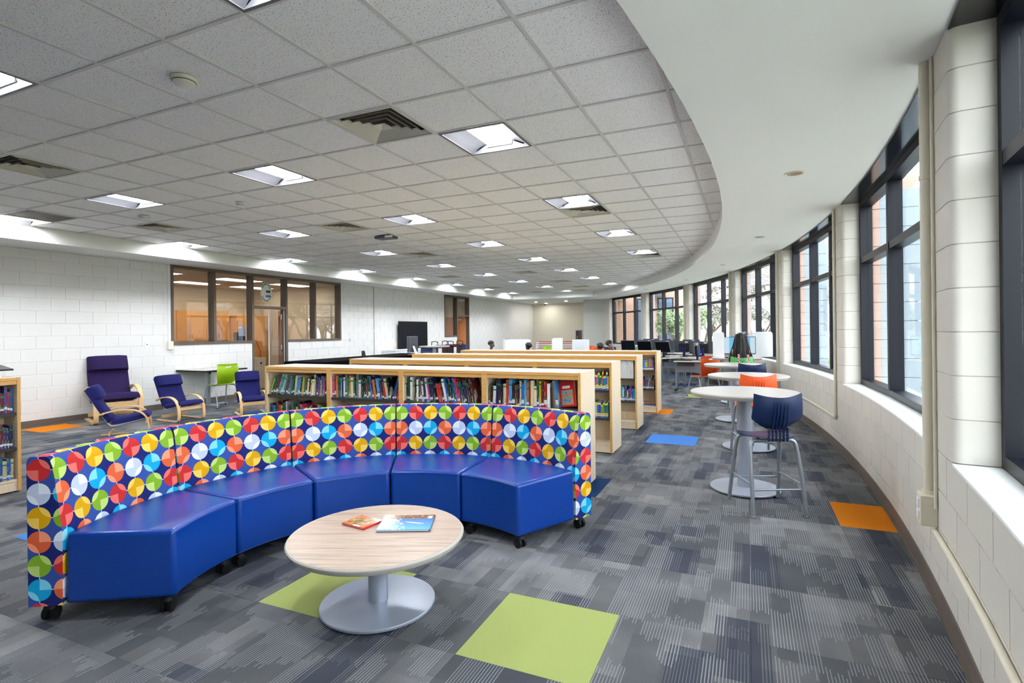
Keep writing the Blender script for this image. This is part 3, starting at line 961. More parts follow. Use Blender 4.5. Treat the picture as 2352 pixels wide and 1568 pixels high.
# ------------------------------------------------------------------ curved sofa
def dots_fabric():
    t = NT('dotted_fabric')
    u, v, _ = t.xyz(t.uv())
    iu = t.m('FLOOR', u); iv = t.m('FLOOR', v)
    fu = t.m('SUBTRACT', t.m('SUBTRACT', u, iu), 0.5); fv = t.m('SUBTRACT', t.m('SUBTRACT', v, iv), 0.5)
    d = t.m('SQRT', t.m('ADD', t.m('MULTIPLY', fu, fu), t.m('MULTIPLY', fv, fv)))
    disc = t.m('LESS_THAN', d, 0.455)
    idx = t.m('ADD', t.m('FLOORED_MODULO', iu, 3.0), t.m('MULTIPLY', t.m('FLOORED_MODULO', iv, 6.0), 3.0))
    fac = t.m('DIVIDE', t.m('ADD', idx, 0.5), 18.0)
    C = {'r': (rgb(196, 46, 48), rgb(236, 112, 102)), 'y': (rgb(218, 164, 6), rgb(244, 204, 92)), 'g': (rgb(130, 174, 44), rgb(188, 214, 118)),
         'o': (rgb(220, 98, 58), rgb(250, 152, 118)), 'b': (rgb(12, 164, 214), rgb(128, 212, 240)), 'w': (rgb(188, 200, 224), rgb(224, 232, 244))}
    down = {0: 'gorbyw', 1: 'rwyogb', 2: 'ybgwro'}          # from row 3 downwards
    table = ['?'] * 18
    for c in range(3):
        for k in range(6):
            table[((3 - k) % 6) * 3 + c] = down[c][k]
    main = t.ramp(fac, [(k / 18.0, C[table[k]][0]) for k in range(18)], 'CONSTANT')
    lite = t.ramp(fac, [(k / 18.0, C[table[k]][1]) for k in range(18)], 'CONSTANT')
    par = t.m('FLOORED_MODULO', t.m('ADD', iu, iv), 2.0)
    sx = t.m('SUBTRACT', t.m('MULTIPLY', par, 2.0), 1.0)
    sy = t.m('SUBTRACT', t.m('MULTIPLY', t.m('FLOORED_MODULO', iv, 2.0), 2.0), 1.0)
    a = t.m('MULTIPLY', fu, sx); c_ = t.m('MULTIPLY', fv, sy)
    wedge = t.m('MULTIPLY', t.m('GREATER_THAN', a, 0.0), t.m('LESS_THAN', c_, 0.0))
    la = t.m('ADD', a, 0.5); lc = t.m('SUBTRACT', c_, 0.5)
    lens = t.m('LESS_THAN', t.m('ADD', t.m('MULTIPLY', la, la), t.m('MULTIPLY', lc, lc)), 0.235)
    light = t.m('MAXIMUM', wedge, lens)
    dc = t.mix(light, main, lite)
    # ground: navy and blue stars with streaks, thin white links
    st = t.m('FLOORED_MODULO', t.m('ADD', t.m('FLOOR', t.m('ADD', u, 0.5)), t.m('FLOOR', t.m('ADD', v, 0.5))), 2.0)
    streak = t.noise(t.comb(t.m('MULTIPLY', u, 1.5), t.m('MULTIPLY', v, 26.0), 0.0), 1.0, 3.0)
    g = t.mix(st, rgb(24, 34, 104), rgb(56, 84, 160))
    g = t.mix(t.m('MULTIPLY', t.m('SUBTRACT', streak, 0.35), 0.9), g, rgb(34, 52, 128))
    ln = t.m('MAXIMUM', t.m('LESS_THAN', t.m('ABSOLUTE', fu), 0.016), t.m('LESS_THAN', t.m('ABSOLUTE', fv), 0.016))
    g = t.mix(ln, g, rgb(214, 222, 236))
    c = t.mix(disc, g, dc)
    wv = t.noise(t.comb(t.m('MULTIPLY', u, 90.0), t.m('MULTIPLY', v, 90.0), 0.0), 1.0, 2.0)
    return t.bsdf(c, 0.8, 0.0, t.bump(wv, 0.15, 0.001), 0.2)
M_['dots'] = dots_fabric()
SC = Vector((-1.87, 2.35, 0))
def sofa_unit(k):
    a0 = 211.2 - 30.0 * k; a1 = a0 - 30.0
    lab = ['curved sofa unit at the end nearest the viewer, dotted back, blue seat', 'second curved sofa unit from the near end, dotted back, blue seat', 'middle curved sofa unit, dotted back and blue seat',
           'fourth curved sofa unit from the near end, behind the round coffee table', 'curved sofa unit at the end beside the wooden bookcase panel'][k]
    t = thing('sofa_unit', lab, 'sofa', tuple(SC), group='curved modular sofa units')
    g = 0.22
    n = 8
    ang = [rad(a0 - g + (a1 + g - (a0 - g)) * i / n) for i in range(n + 1)]
    def P(a, r, z): return (r * math.cos(a), r * math.sin(a), z)
    b = MB()
    b.loft([[P(a, 1.0, 0.092), P(a, 1.525, 0.092), P(a, 1.515, 0.452), P(a, 1.0, 0.440)] for a in ang])
    st = b.build('seat', M_['vinyl'], t, smooth=35, bevel=0.022, segs=3)
    for zz, rr in ((0.424, 0.9985), (0.108, 0.9985)):
        q = MB(); q.tube([P(a, rr, zz) for a in ang], 0.0022, 6); q.build('seam_piping', M_['vinyl'], st, smooth=60)
    # backrest with fabric coordinates in dot pitches
    b = MB()
    pit = 0.1206
    prof = [(1.528, 0.452), (1.545, 0.60), (1.570, 0.79), (1.585, 0.832), (1.600, 0.845), (1.672, 0.845), (1.684, 0.835), (1.690, 0.815), (1.688, 0.092), (1.53, 0.092)]
    U0, U1 = 0.22, 6.78
    def vz(r, z): return 4.06 - (0.845 - z) / pit
    for i in range(n):
        ua = U0 + (U1 - U0) * i / n; ub = U0 + (U1 - U0) * (i + 1) / n
        for q in range(len(prof)):
            (r0, z0), (r1, z1) = prof[q], prof[(q + 1) % len(prof)]
            if q == 4: v0, v1 = 3.45, 4.05      # top strip
            else: v0, v1 = vz(r0, z0), vz(r1, z1)
            du = 1.0 if q == 4 else 0.0
            b.face([P(ang[i], r0, z0), P(ang[i + 1], r0, z0), P(ang[i + 1], r1, z1), P(ang[i], r1, z1)], 0, [(ua + du, v0), (ub + du, v0), (ub + du, v1), (ua + du, v1)])
    for e, a in ((0, ang[0]), (1, ang[-1])):
        pts = [P(a, r, z) for r, z in prof]
        if e == 0: uv = [(1.05 + (1.690 - r) / pit, vz(r, z)) for r, z in prof]
        else: uv = [(2.95 - (1.690 - r) / pit, vz(r, z) - 2.0) for r, z in prof]
        b.face(pts, 0, uv)
    b.build('backrest', M_['dots'], t, smooth=30, fix='merge')
    for a, r in ((rad(a0 - 3.0), 1.06), (rad(a1 + 3.0), 1.06), (rad(a0 - 2.2), 1.62), (rad(a1 + 2.2), 1.62)):
        cx, cy = r * math.cos(a), r * math.sin(a)
        q = MB(); q.lathe([(0.016, 0.05), (0.016, 0.095)], 10, 0, (cx, cy, 0)); q.lathe([(0.034, 0.062), (0.030, 0.080), (0.02, 0.088)], 12, 0, (cx, cy, 0))
        cs = q.build('caster', M_['black'], t, smooth=40)
        tdir = Vector((-math.sin(a), math.cos(a), 0)); rdir = Vector((math.cos(a), math.sin(a), 0))
        for sg in (-1, 1):
            w = MB(); c = Vector((cx, cy, 0.034)) + rdir * sg * 0.02
            rings = []
            for off, rr in ((-0.010, 0.026), (-0.008, 0.034), (0.008, 0.034), (0.010, 0.026)):
                rings.append([tuple(c + rdir * off + (tdir * math.cos(2 * PI * i / 16) + Vector((0, 0, 1)) * math.sin(2 * PI * i / 16)) * rr) for i in range(16)])
            w.loft(rings); w.build('wheel', M_['black'], cs, smooth=40)
    return t
for k in range(5): sofa_unit(k)

# ------------------------------------------------------------------ round tables
def round_table(name, label, cat, loc, rtop, ztop, rcol, rbase, topmat, edgemat, rot=0.0, group=None, th=0.034):
    t = thing(name, label, cat, loc, rot, group)
    n = 56
    b = MB(); b.lathe([(rtop - 0.012, ztop - 0.004), (rtop - 0.012, ztop)], n); b.build('tabletop', topmat, t)
    b = MB()
    b.lathe([(rtop - 0.014, ztop - 0.001), (rtop - 0.006, ztop - 0.001), (rtop, ztop - 0.008), (rtop - 0.001, ztop - 0.016), (rtop - 0.016, ztop - th), (rtop - 0.03, ztop - th)], n, 0, (0, 0, 0), True)
    b.build('edge_band', edgemat, t, smooth=40)
    b = MB(); b.lathe([(rcol, 0.02), (rcol, ztop - th)], 28); b.lathe([(rcol * 2.6, ztop - th - 0.006), (rcol * 2.6, ztop - th + 0.001)], 20); b.build('column', M_['silver'], t, smooth=40)
    b = MB(); b.lathe([(rbase - 0.002, 0.012), (rbase, 0.016), (rbase, 0.024), (rbase - 0.004, 0.028), (rcol + 0.004, 0.034)], n); b.build('base_plate', M_['silver'], t, smooth=30)
    for a in range(4):
        q = MB(); aa = a * PI / 2 + 0.9
        q.lathe([(0.012, 0.0), (0.016, 0.003), (0.016, 0.006), (0.006, 0.008), (0.006, 0.014)], 10, 0, ((rbase - 0.04) * math.cos(aa), (rbase - 0.04) * math.sin(aa), 0)); q.build('glide', M_['chrome'], t, smooth=40)
    return t
round_table('coffee_table', 'low round coffee table with striped wood top inside the sofa curve', 'table', (-1.815, 2.322, 0), 0.458, 0.388, 0.052, 0.30, M_['zebra'], M_['edgegrey'], rad(21), th=0.036)
TB = [(-0.034, 5.255), (0.0, 7.085), (-0.19, 9.15), (-0.2, 11.30)]
TL = ['tall round grey cafe table nearest the viewer by the windows', 'second tall round cafe table, behind the nearest one', 'third tall round cafe table along the windows', 'tall round table holding the study screens and monitor']
for k, (x, y) in enumerate(TB):
    round_table('cafe_table', TL[k], 'table', (x, y, 0), 0.458, 0.885, 0.062, 0.295, M_['greylam'], M_['edgegrey'], 0, 'tall round cafe tables by the windows', 0.04)

# two books lying on the coffee table
def art(name, f):
    t = NT(name); return f(t)
def cover_red(t):
    x, y, z = t.xyz(t.obj())
    inner = t.m('MULTIPLY', t.m('LESS_THAN', t.m('ABSOLUTE', t.m('ADD', x, 0.008)), 0.062), t.m('LESS_THAN', t.m('ABSOLUTE', t.m('ADD', y, 0.004)), 0.05))
    yel = t.m('MULTIPLY', t.m('LESS_THAN', t.m('ABSOLUTE', t.m('ADD', x, 0.008)), 0.066), t.m('LESS_THAN', t.m('ABSOLUTE', t.m('ADD', y, 0.004)), 0.054))
    f = t.noise(t.obj(), 42.0, 4.0, 0.7)
    pic = t.ramp(f, [(0.3, rgb(70, 48, 22)), (0.45, rgb(138, 116, 52)), (0.55, rgb(176, 128, 84)), (0.68, rgb(222, 200, 168))])
    c = t.mix(yel, rgb(224, 74, 50), rgb(240, 196, 60))
    c = t.mix(inner, c, pic)
    strip = t.m('MULTIPLY', t.m('LESS_THAN', t.m('ABSOLUTE', t.m('SUBTRACT', x, 0.02)), 0.026), t.m('LESS_THAN', t.m('ABSOLUTE', t.m('ADD', y, 0.06)), 0.007))
    c = t.mix(strip, c, rgb(240, 240, 236))
    return t.bsdf(c, 0.2, coat=0.3)
def cover_sea(t):
    x, y, z = t.xyz(t.obj())
    f = t.noise(t.obj(), 55.0, 4.0, 0.75); g = t.noise(t.obj(), 9.0, 3.0)
    sea = t.ramp(t.m('ADD', t.m('MULTIPLY', y, 3.2), 0.5), [(0.05, rgb(96, 190, 228)), (0.5, rgb(74, 140, 214)), (0.8, rgb(58, 84, 150))])
    spark = t.m('MULTIPLY', t.m('GREATER_THAN', f, 0.56), t.m('LESS_THAN', t.m('ADD', x, t.m('MULTIPLY', y, 0.3)), -0.02))
    c = t.mix(spark, sea, rgb(232, 244, 252))
    reef = t.m('MULTIPLY', t.m('GREATER_THAN', t.m('ADD', y, t.m('MULTIPLY', g, 0.06)), 0.085), 1.0)
    coral = t.ramp(f, [(0.35, rgb(66, 56, 58)), (0.5, rgb(128, 86, 58)), (0.65, rgb(214, 156, 78))])
    c = t.mix(reef, c, coral)
    # pale ray gliding through the picture
    ex = t.m('DIVIDE', t.m('SUBTRACT', x, 0.045), 0.055); ey = t.m('DIVIDE', t.m('ADD', t.m('SUBTRACT', y, -0.012), t.m('MULTIPLY', t.m('SUBTRACT', x, 0.045), 0.28)), 0.009)
    ray = t.m('LESS_THAN', t.m('ADD', t.m('MULTIPLY', ex, ex), t.m('MULTIPLY', ey, ey)), 1.0)
    c = t.mix(ray, c, rgb(196, 200, 214))
    lab = t.m('MULTIPLY', t.m('LESS_THAN', t.m('ABSOLUTE', t.m('SUBTRACT', x, 0.12)), 0.011), t.m('LESS_THAN', t.m('ABSOLUTE', t.m('SUBTRACT', y, 0.075)), 0.02))
    c = t.mix(lab, c, rgb(240, 240, 240))
    return t.bsdf(c, 0.18, coat=0.4)
def flat_book(name, label, loc, rot, w, d, th, top, board):
    t = thing(name, label, 'book', loc, rot)
    b = MB(); b.box(-w / 2, -d / 2, th - 0.0025, w / 2, d / 2, th); b.build('front_cover', top, t)
    b = MB(); b.box(-w / 2 + 0.003, -d / 2 + 0.004, 0.0025, w / 2 - 0.004, d / 2 - 0.004, th - 0.0025); b.build('pages', M_['pages'], t)
    b = MB(); b.box(-w / 2, -d / 2, 0.0, w / 2, d / 2, 0.0025); b.build('back_cover', board, t)
    b = MB(); b.box(w / 2 - 0.004, -d / 2, 0.002, w / 2 + 0.001, d / 2, th - 0.001); b.build('spine', board, t)
    return t
flat_book('picture_book', 'small red picture book lying on the coffee table', (-1.975, 2.395, 0.3885), rad(-8), 0.168, 0.142, 0.011, art('red_cover_print', cover_red), mat('red_board', rgb(190, 36, 34), 0.35))
flat_book('picture_book', 'larger blue undersea picture book lying on the coffee table', (-1.735, 2.475, 0.3885), rad(24), 0.285, 0.225, 0.013, art('sea_cover_print', cover_sea), mat('blue_board', rgb(20, 62, 130), 0.35))

# ------------------------------------------------------------------ stools and chairs with moulded shells
def shell(b, us, vs, fn, th=0.006, hole=None):
    """grid surface given by fn(u,v) -> point, with thickness"""
    nu, nv = len(us), len(vs)
    pts = [[Vector(fn(u, v)) for u in us] for v in vs]
    nr = [[None] * nu for _ in range(nv)]
    for j in range(nv):
        for i in range(nu):
            du = pts[j][min(i + 1, nu - 1)] - pts[j][max(i - 1, 0)]; dv = pts[min(j + 1, nv - 1)][i] - pts[max(j - 1, 0)][i]
            nr[j][i] = du.cross(dv).normalized() * th
    def quad(a, c, d, e): b.face([a, c, d, e])
    keep = lambda j, i: 0 <= j < nv - 1 and 0 <= i < nu - 1 and not (hole and hole(i, j))
    for j in range(nv - 1):
        for i in range(nu - 1):
            if not keep(j, i): continue
            A = [pts[j][i], pts[j][i + 1], pts[j + 1][i + 1], pts[j + 1][i]]
            N = [nr[j][i], nr[j][i + 1], nr[j + 1][i + 1], nr[j + 1][i]]
            B = [p + q for p, q in zip(A, N)]
            quad(*A); quad(*reversed(B))
            for (p, q, jj, ii) in ((0, 1, j - 1, i), (1, 2, j, i + 1), (2, 3, j + 1, i), (3, 0, j, i - 1)):
                if not keep(jj, ii): quad(A[q], A[p], B[p], B[q])
def stool(label, loc, rot, plastic, group):
    t = thing('counter_stool', label, 'stool', loc, rot, group)
    t.scale = (0.93, 1.0, 0.955)
    # local frame: faces +y, seat height 0.61
    b = MB()
    us = [i / 12 for i in range(13)]; vs = [i / 10 for i in range(11)]
    def seat(u, v):
        x = (u - 0.5) * 2
        w = 0.205 + 0.02 * math.sin(PI * v) - 0.05 * (1 - v) ** 3 - 0.03 * v ** 4
        y = -0.20 + 0.40 * v
        z = 0.612 + 0.018 * x * x - 0.03 * max(0, v - 0.7) ** 2 * 8 - 0.012 * math.sin(PI * v)
        return (w * x, y - 0.02 * x * x * (1 if v > 0.5 else -1), z)
    shell(b, us, vs, seat, 0.014)
    b.build('seat', plastic, t, smooth=60, fix='merge')
    b = MB()
    vs = [i / 14 for i in range(15)]
    def back(u, v):
        x = (u - 0.5) * 2
        if v < 0.30: w = 0.072 + (0.212 - 0.072) * (v / 0.30) ** 0.8
        else: w = 0.212 - 0.020 * (v - 0.30)
        z = 0.70 + 0.285 * v - 0.03 * (1 - x * x) * max(0.0, v - 0.4) / 0.6 + 0.008 * v
        y = -0.215 - 0.055 * v + 0.055 * x * x - 0.02 * math.sin(PI * v)
        return (w * x, y, z)
    shell(b, us, vs, back, -0.012)
    b.build('backrest', plastic, t, smooth=60, fix='merge')
    for k in range(5):
        x = -0.056 + 0.028 * k
        q = MB(); q.tube([(x * 0.8, -0.226, 0.685), (x, -0.238, 0.73), (x, -0.262, 0.79), (x, -0.272, 0.85), (x, -0.28, 0.93)], [0.003, 0.006, 0.006, 0.005, 0.002], 6); q.build('rib', plastic, t, smooth=60)
    q = MB()
    for k in range(6):
        x = -0.075 + 0.03 * k; q.cbox((x, -0.215, 0.66), (0.006, 0.03, 0.11))
    for zz in (0.625, 0.655, 0.685): q.cbox((0, -0.212, zz), (0.17, 0.028, 0.006))
    q.build('lattice_neck', plastic, t)
    legs = [(-0.22, -0.235), (0.22, -0.235), (-0.22, 0.235), (0.22, 0.235)]
    for side in (-1, 1):        # rear and front hoops of tube
        y0, y1 = side * 0.12, side * 0.235
        path = smooth_path([(-0.22, y1, 0.012), (-0.205, y0 + (y1 - y0) * 0.45, 0.35), (-0.19, y0 + (y1 - y0) * 0.1, 0.55), (-0.16, y0, 0.592), (-0.10, y0, 0.597), (0.10, y0, 0.597), (0.16, y0, 0.592), (0.19, y0 + (y1 - y0) * 0.1, 0.55), (0.205, y0 + (y1 - y0) * 0.45, 0.35), (0.22, y1, 0.012)], 5)
        half = len(path) // 2
        for hh in (path[:half + 1], path[half:]):
            q = MB(); q.tube(hh, 0.0165, 10); q.build('leg', M_['tubes'], t, smooth=50)
    def at_leg(sx, sy, z):
        f = (0.597 - z) / 0.585
        return (sx * (0.19 + 0.03 * f), sy * (0.12 + 0.115 * f), z)
    for a, c in (((-1, -1), (1, -1)), ((-1, 1), (1, 1)), ((-1, -1), (-1, 1)), ((1, -1), (1, 1))):
        z = 0.21 if a[0] != c[0] and a[1] < 0 else (0.25 if a[0] == c[0] else 0.21)
        q = MB(); q.tube([at_leg(a[0], a[1], z), at_leg(c[0], c[1], z)], 0.0085, 8); q.build('footrest_bar', M_['tubes'], t, smooth=50)
    for x, y in legs:
        q = MB(); q.lathe([(0.012, 0.0), (0.015, 0.003), (0.014, 0.012), (0.008, 0.016)], 10, 0, (x, y, 0)); q.build('glide', M_['chrome'], t, smooth=50)
    return t
G = 'counter stools at the tall tables'
stool('navy blue stool pulled up to the nearest tall table', (0.125, 4.785, 0), rad(23), M_['navyplas'], G)
stool('orange stool behind the nearest table, at the second tall table', (0.06, 6.66, 0), rad(12), M_['orangeplas'], G)
stool('navy blue stool at the third tall table', (0.02, 8.66, 0), rad(10), M_['navyplas'], G)
stool('light green stool the long-haired child sits on', (-0.12, 10.63, 0), rad(6), M_['greenplas'], G)

def school_chair(label, loc, rot, plastic, s=1.0, zs=0.44, group=None):
    t = thing('school_chair', label, 'chair', loc, rot, group)
    us = [i / 14 for i in range(15)]; vs = [i / 10 for i in range(11)]
    b = MB()
    def seat(u, v):
        x = (u - 0.5) * 2
        w = (0.215 - 0.02 * v ** 3) * s
        return (w * x, (-0.19 + 0.40 * v) * s, zs + 0.012 * x * x - 0.02 * math.sin(PI * v * 0.9) - 0.03 * max(0, v - 0.75) ** 2 * 10)
    shell(b, us, vs, seat, 0.010); b.build('seat', plastic, t, smooth=60, fix='merge')
    b = MB()
    vs = [i / 16 for i in range(17)]
    def back(u, v):
        x = (u - 0.5) * 2
        w = (0.150 + 0.072 * math.sin(PI / 2 * min(1, v * 1.7)) - 0.018 * max(0, v - 0.6) / 0.4) * s
        z = zs + (0.01 + 0.40 * v) * s
        y = (-0.17 - 0.095 * math.sin(PI * min(1.0, v * 1.05) * 0.85) - 0.075 * v ** 3 + 0.05 * x * x * (0.4 + 0.6 * v)) * s
        if v < 0.12: y += 0.03 * (0.12 - v) / 0.12
        return (w * x, y, z)
    shell(b, us, vs, back, -0.009, hole=lambda i, j: j == 13 and 5 <= i <= 8)
    b.build('backrest', plastic, t, smooth=60, fix='merge')
    for k in range(9):
        x = (-0.14 + 0.035 * k) * s
        q = MB(); pts = []
        for v in (0.08, 0.2, 0.32, 0.44, 0.56):
            p = Vector(back(0.5 + x / (2 * 0.205 * s), v)); pts.append((p.x * (0.75 + 0.25 * v / 0.56), p.y - 0.012, p.z))
        q.tube(pts, [0.003, 0.006, 0.006, 0.005, 0.002], 6); q.build('rib', plastic, t, smooth=60)
    for sx in (-1, 1):
        q = MB(); q.tube(smooth_path([(sx * 0.23 * s, 0.25 * s, 0.01), (sx * 0.215 * s, 0.20 * s, zs * 0.55), (sx * 0.205 * s, 0.16 * s, zs - 0.05), (sx * 0.19 * s, 0.10 * s, zs - 0.022), (sx * 0.17 * s, 0.0, zs - 0.02)], 5), 0.012, 10); q.build('leg', M_['silver'], t, smooth=50)
        q = MB(); q.tube(smooth_path([(sx * 0.23 * s, -0.27 * s, 0.01), (sx * 0.215 * s, -0.21 * s, zs * 0.55), (sx * 0.205 * s, -0.16 * s, zs - 0.05), (sx * 0.19 * s, -0.10 * s, zs - 0.022), (sx * 0.17 * s, 0.0, zs - 0.02)], 5), 0.012, 10); q.build('leg', M_['silver'], t, smooth=50)
        for yy in (0.25, -0.27):
            q = MB(); q.lathe([(0.016, 0.0), (0.017, 0.01), (0.013, 0.018)], 10, 0, (sx * 0.23 * s, yy * s, 0)); q.build('glide', M_['black'], t, smooth=50)
    q = MB(); q.tube([(-0.17 * s, 0.0, zs - 0.02), (0.17 * s, 0.0, zs - 0.02)], 0.011, 8); q.build('cross_bar', M_['silver'], t, smooth=50)
    return t
# ------------------------------------------------------------------ bookcases
BW, BD, BH = 0.96, 0.48, 1.07
def bookcase(name, label, loc, rotz, group, shelves=(0.74, 0.415), W=BW):
    t = thing(name, label, 'bookcase', loc, rotz, group)
    E = (M_['maple'], M_['edge'])
    pt = 0.026
    for x0 in (0.0, W - pt):
        b = MB(); b.box(x0, 0.002, 0.012, x0 + pt, BD - 0.002, BH); b.box(x0, 0.0, 0.012, x0 + pt, 0.002, BH, 1); b.box(x0, BD - 0.002, 0.012, x0 + pt, BD, BH, 1)
        sp = b.build('side_panel', E, t)
        q = MB()
        xi = x0 + pt if x0 == 0 else x0
        for zz in [0.22 + 0.032 * k for k in range(24)]:
            for yy in (0.045, 0.19): q.box(xi - 0.0006, yy - 0.003, zz - 0.003, xi + 0.0006, yy + 0.003, zz + 0.003)
        tag(q.build('pin_holes', M_['duct'], sp), kind='stuff')
    b = MB(); b.box(pt, 0.004, BH - 0.03, W - pt, BD - 0.004, BH - 0.002); b.box(pt, 0.002, BH - 0.03, W - pt, 0.004, BH - 0.002, 1); b.box(pt, BD - 0.004, BH - 0.03, W - pt, BD - 0.002, BH - 0.002, 1)
    b.build('top', (M_['mapletop'], M_['edge']), t)
    for y0 in (0.006, BD - 0.024):
        b = MB(); b.box(pt, y0, BH - 0.066, W - pt, y0 + 0.018, BH - 0.032); b.build('rail', M_['edge'], t)
        b = MB(); b.box(pt, y0 + (0.012 if y0 < 0.1 else -0.012), 0.012, W - pt, y0 + (0.03 if y0 < 0.1 else 0.006), 0.10); b.build('plinth', M_['maple'], t)
    b = MB(); b.box(pt, 0.012, 0.10, W - pt, BD - 0.012, 0.118); b.build('bottom_board', M_['maple'], t)
    b = MB(); b.box(pt, BD / 2 - 0.006, 0.118, W - pt, BD / 2 + 0.006, BH - 0.03); b.build('centre_panel', M_['maple'], t)
    for z in shelves:
        for y0, y1 in ((0.012, BD / 2 - 0.008), (BD / 2 + 0.008, BD - 0.012)):
            b = MB(); b.box(pt + 0.002, y0, z - 0.006, W - pt - 0.002, y1, z); yy = y0 if y0 < 0.1 else y1 - 0.004
            b.box(pt + 0.002, yy, z - 0.026, W - pt - 0.002, yy + 0.004, z - 0.006); b.build('shelf', M_['blackm'], t)
    for x in (0.06, W - 0.06):
        for y in (0.07, BD - 0.07):
            q = MB(); q.lathe([(0.02, 0.0), (0.02, 0.013)], 10, 0, (x, y, 0)); q.build('foot', M_['black'], t)
    return t
ROWS = [(-1.36, 4.60, 'front'), (-1.45, 6.17, 'second'), (-1.46, 7.77, 'third'), (-1.43, 9.43, 'rearmost')]
SIDEW = ['at the lounge chair end', 'second from the lounge chair end', 'third from the lounge chair end', 'at the aisle end']
for r, (xr, yf, w) in enumerate(ROWS):
    for k in range(4):
        bookcase('bookcase', 'low maple bookcase unit in the %s row, %s' % (w, SIDEW[k]), (xr - BW * (4 - k), yf, 0), 0.0, 'low maple bookcases in rows')
# unit at the picture's edge, facing the aisle (+x)
bookcase('bookcase', 'maple bookcase cut off by the picture edge, beside the dotted sofa', (-6.25, 2.75 - BW, 0), rad(90), None)

# ------------------------------------------------------------------ books
def book_mesh(kind):
    b = MB()
    cuts = {'green': [(0, .05, 0), (.05, .11, 4), (.11, .20, 2), (.20, .76, 0), (.76, .83, 3), (.83, 1, 0)],
            'plain': [(0, .05, 0), (.05, .2, 2), (.2, 1, 0)],
            'twin': [(0, .15, 0), (.15, .24, 2), (.24, .31, 3), (.31, .78, 0), (.78, .86, 3), (.86, 1, 0)],
            'yellow': [(0, .05, 0), (.05, .10, 4), (.10, .19, 2), (.22, .30, 5), (.19, .22, 0), (.30, .84, 0), (.84, .95, 5), (.95, 1, 0)],
            'blue': [(0, .08, 0), (.08, .18, 2), (.18, .2, 0), (.2, .3, 6), (.3, .84, 0), (.84, .94, 6), (.94, 1, 0)],
            'binder': [(0, 1, 2)], 'bare': [(0, 1, 0)], 'dotted': [(0, .05, 3), (.05, .80, 0), (.80, .87, 3), (.87, 1, 0)], 'greenb': [(0, .10, 0), (.10, .19, 2), (.19, .70, 0), (.70, .76, 3), (.76, 1, 0)],
            'greenc': [(0, .06, 4), (.06, .13, 2), (.13, .84, 0), (.84, .90, 3), (.90, 1, 0)], 'greend': [(0, .13, 0), (.13, .30, 2), (.30, .36, 3), (.36, 1, 0)]}[kind]
    for z0, z1, mi in cuts:
        b.face([(0, 0, z0), (1, 0, z0), (1, 0, z1), (0, 0, z1)], mi)
    b.face([(1, 0, 0), (1, 1, 0), (1, 1, 1), (1, 0, 1)], 0); b.face([(0, 1, 0), (0, 0, 0), (0, 0, 1), (0, 1, 1)], 0)
    b.face([(0, 0.0, 1), (1, 0.0, 1), (1, 0.03, 1), (0, 0.03, 1)], 0)
    b.face([(0, 0.03, 0.985), (1, 0.03, 0.985), (1, 0.98, 0.985), (0, 0.98, 0.985)], 1)
    b.face([(0.0, 0.03, 0.985), (0, 0.03, 1), (1, 0.03, 1), (1, 0.03, 0.985)], 1)
    b.face([(1, 0.98, 0), (0, 0.98, 0), (0, 0.98, 0.985), (1, 0.98, 0.985)], 1)
    b.face([(0, 0, 0), (0, 1, 0), (1, 1, 0), (1, 0, 0)], 0)
    return b.mesh('book', [M_['cover'], M_['pages'], M_['sticker'], M_['dot'], M_['bluelab'], M_['dotb'], M_['dotc']], fix=False)
BM = {k: book_mesh(k) for k in ('green', 'plain', 'twin', 'yellow', 'blue', 'binder', 'bare', 'dotted', 'greenb', 'greenc', 'greend')}
PAL = {'navy': (24, 34, 78), 'black': (20, 20, 24), 'dark green': (18, 74, 46), 'forest green': (30, 110, 58), 'red': (190, 34, 34), 'maroon': (98, 26, 32), 'teal': (20, 150, 158), 'cream': (222, 206, 168),
       'yellow': (228, 192, 40), 'orange': (224, 110, 40), 'pink': (226, 60, 120), 'blue': (30, 96, 190), 'sky blue': (70, 160, 220), 'white': (232, 232, 230), 'tan': (186, 140, 80), 'purple': (92, 50, 130),
       'brown': (110, 66, 44), 'lime green': (150, 196, 50), 'grey': (120, 124, 130)}
MIX1 = ['navy'] * 6 + ['black'] * 9 + ['dark green'] * 5 + ['cream'] * 4 + ['red'] * 3 + ['maroon'] * 3 + ['blue'] * 3 + ['white'] * 2 + ['forest green', 'forest green', 'teal', 'yellow', 'orange', 'sky blue', 'tan', 'tan', 'brown', 'brown', 'grey', 'grey', 'purple', 'pink']
MIX2 = ['red', 'red', 'blue', 'blue', 'purple', 'sky blue', 'yellow', 'pink', 'forest green', 'teal', 'orange', 'navy', 'white']
book_n = 0
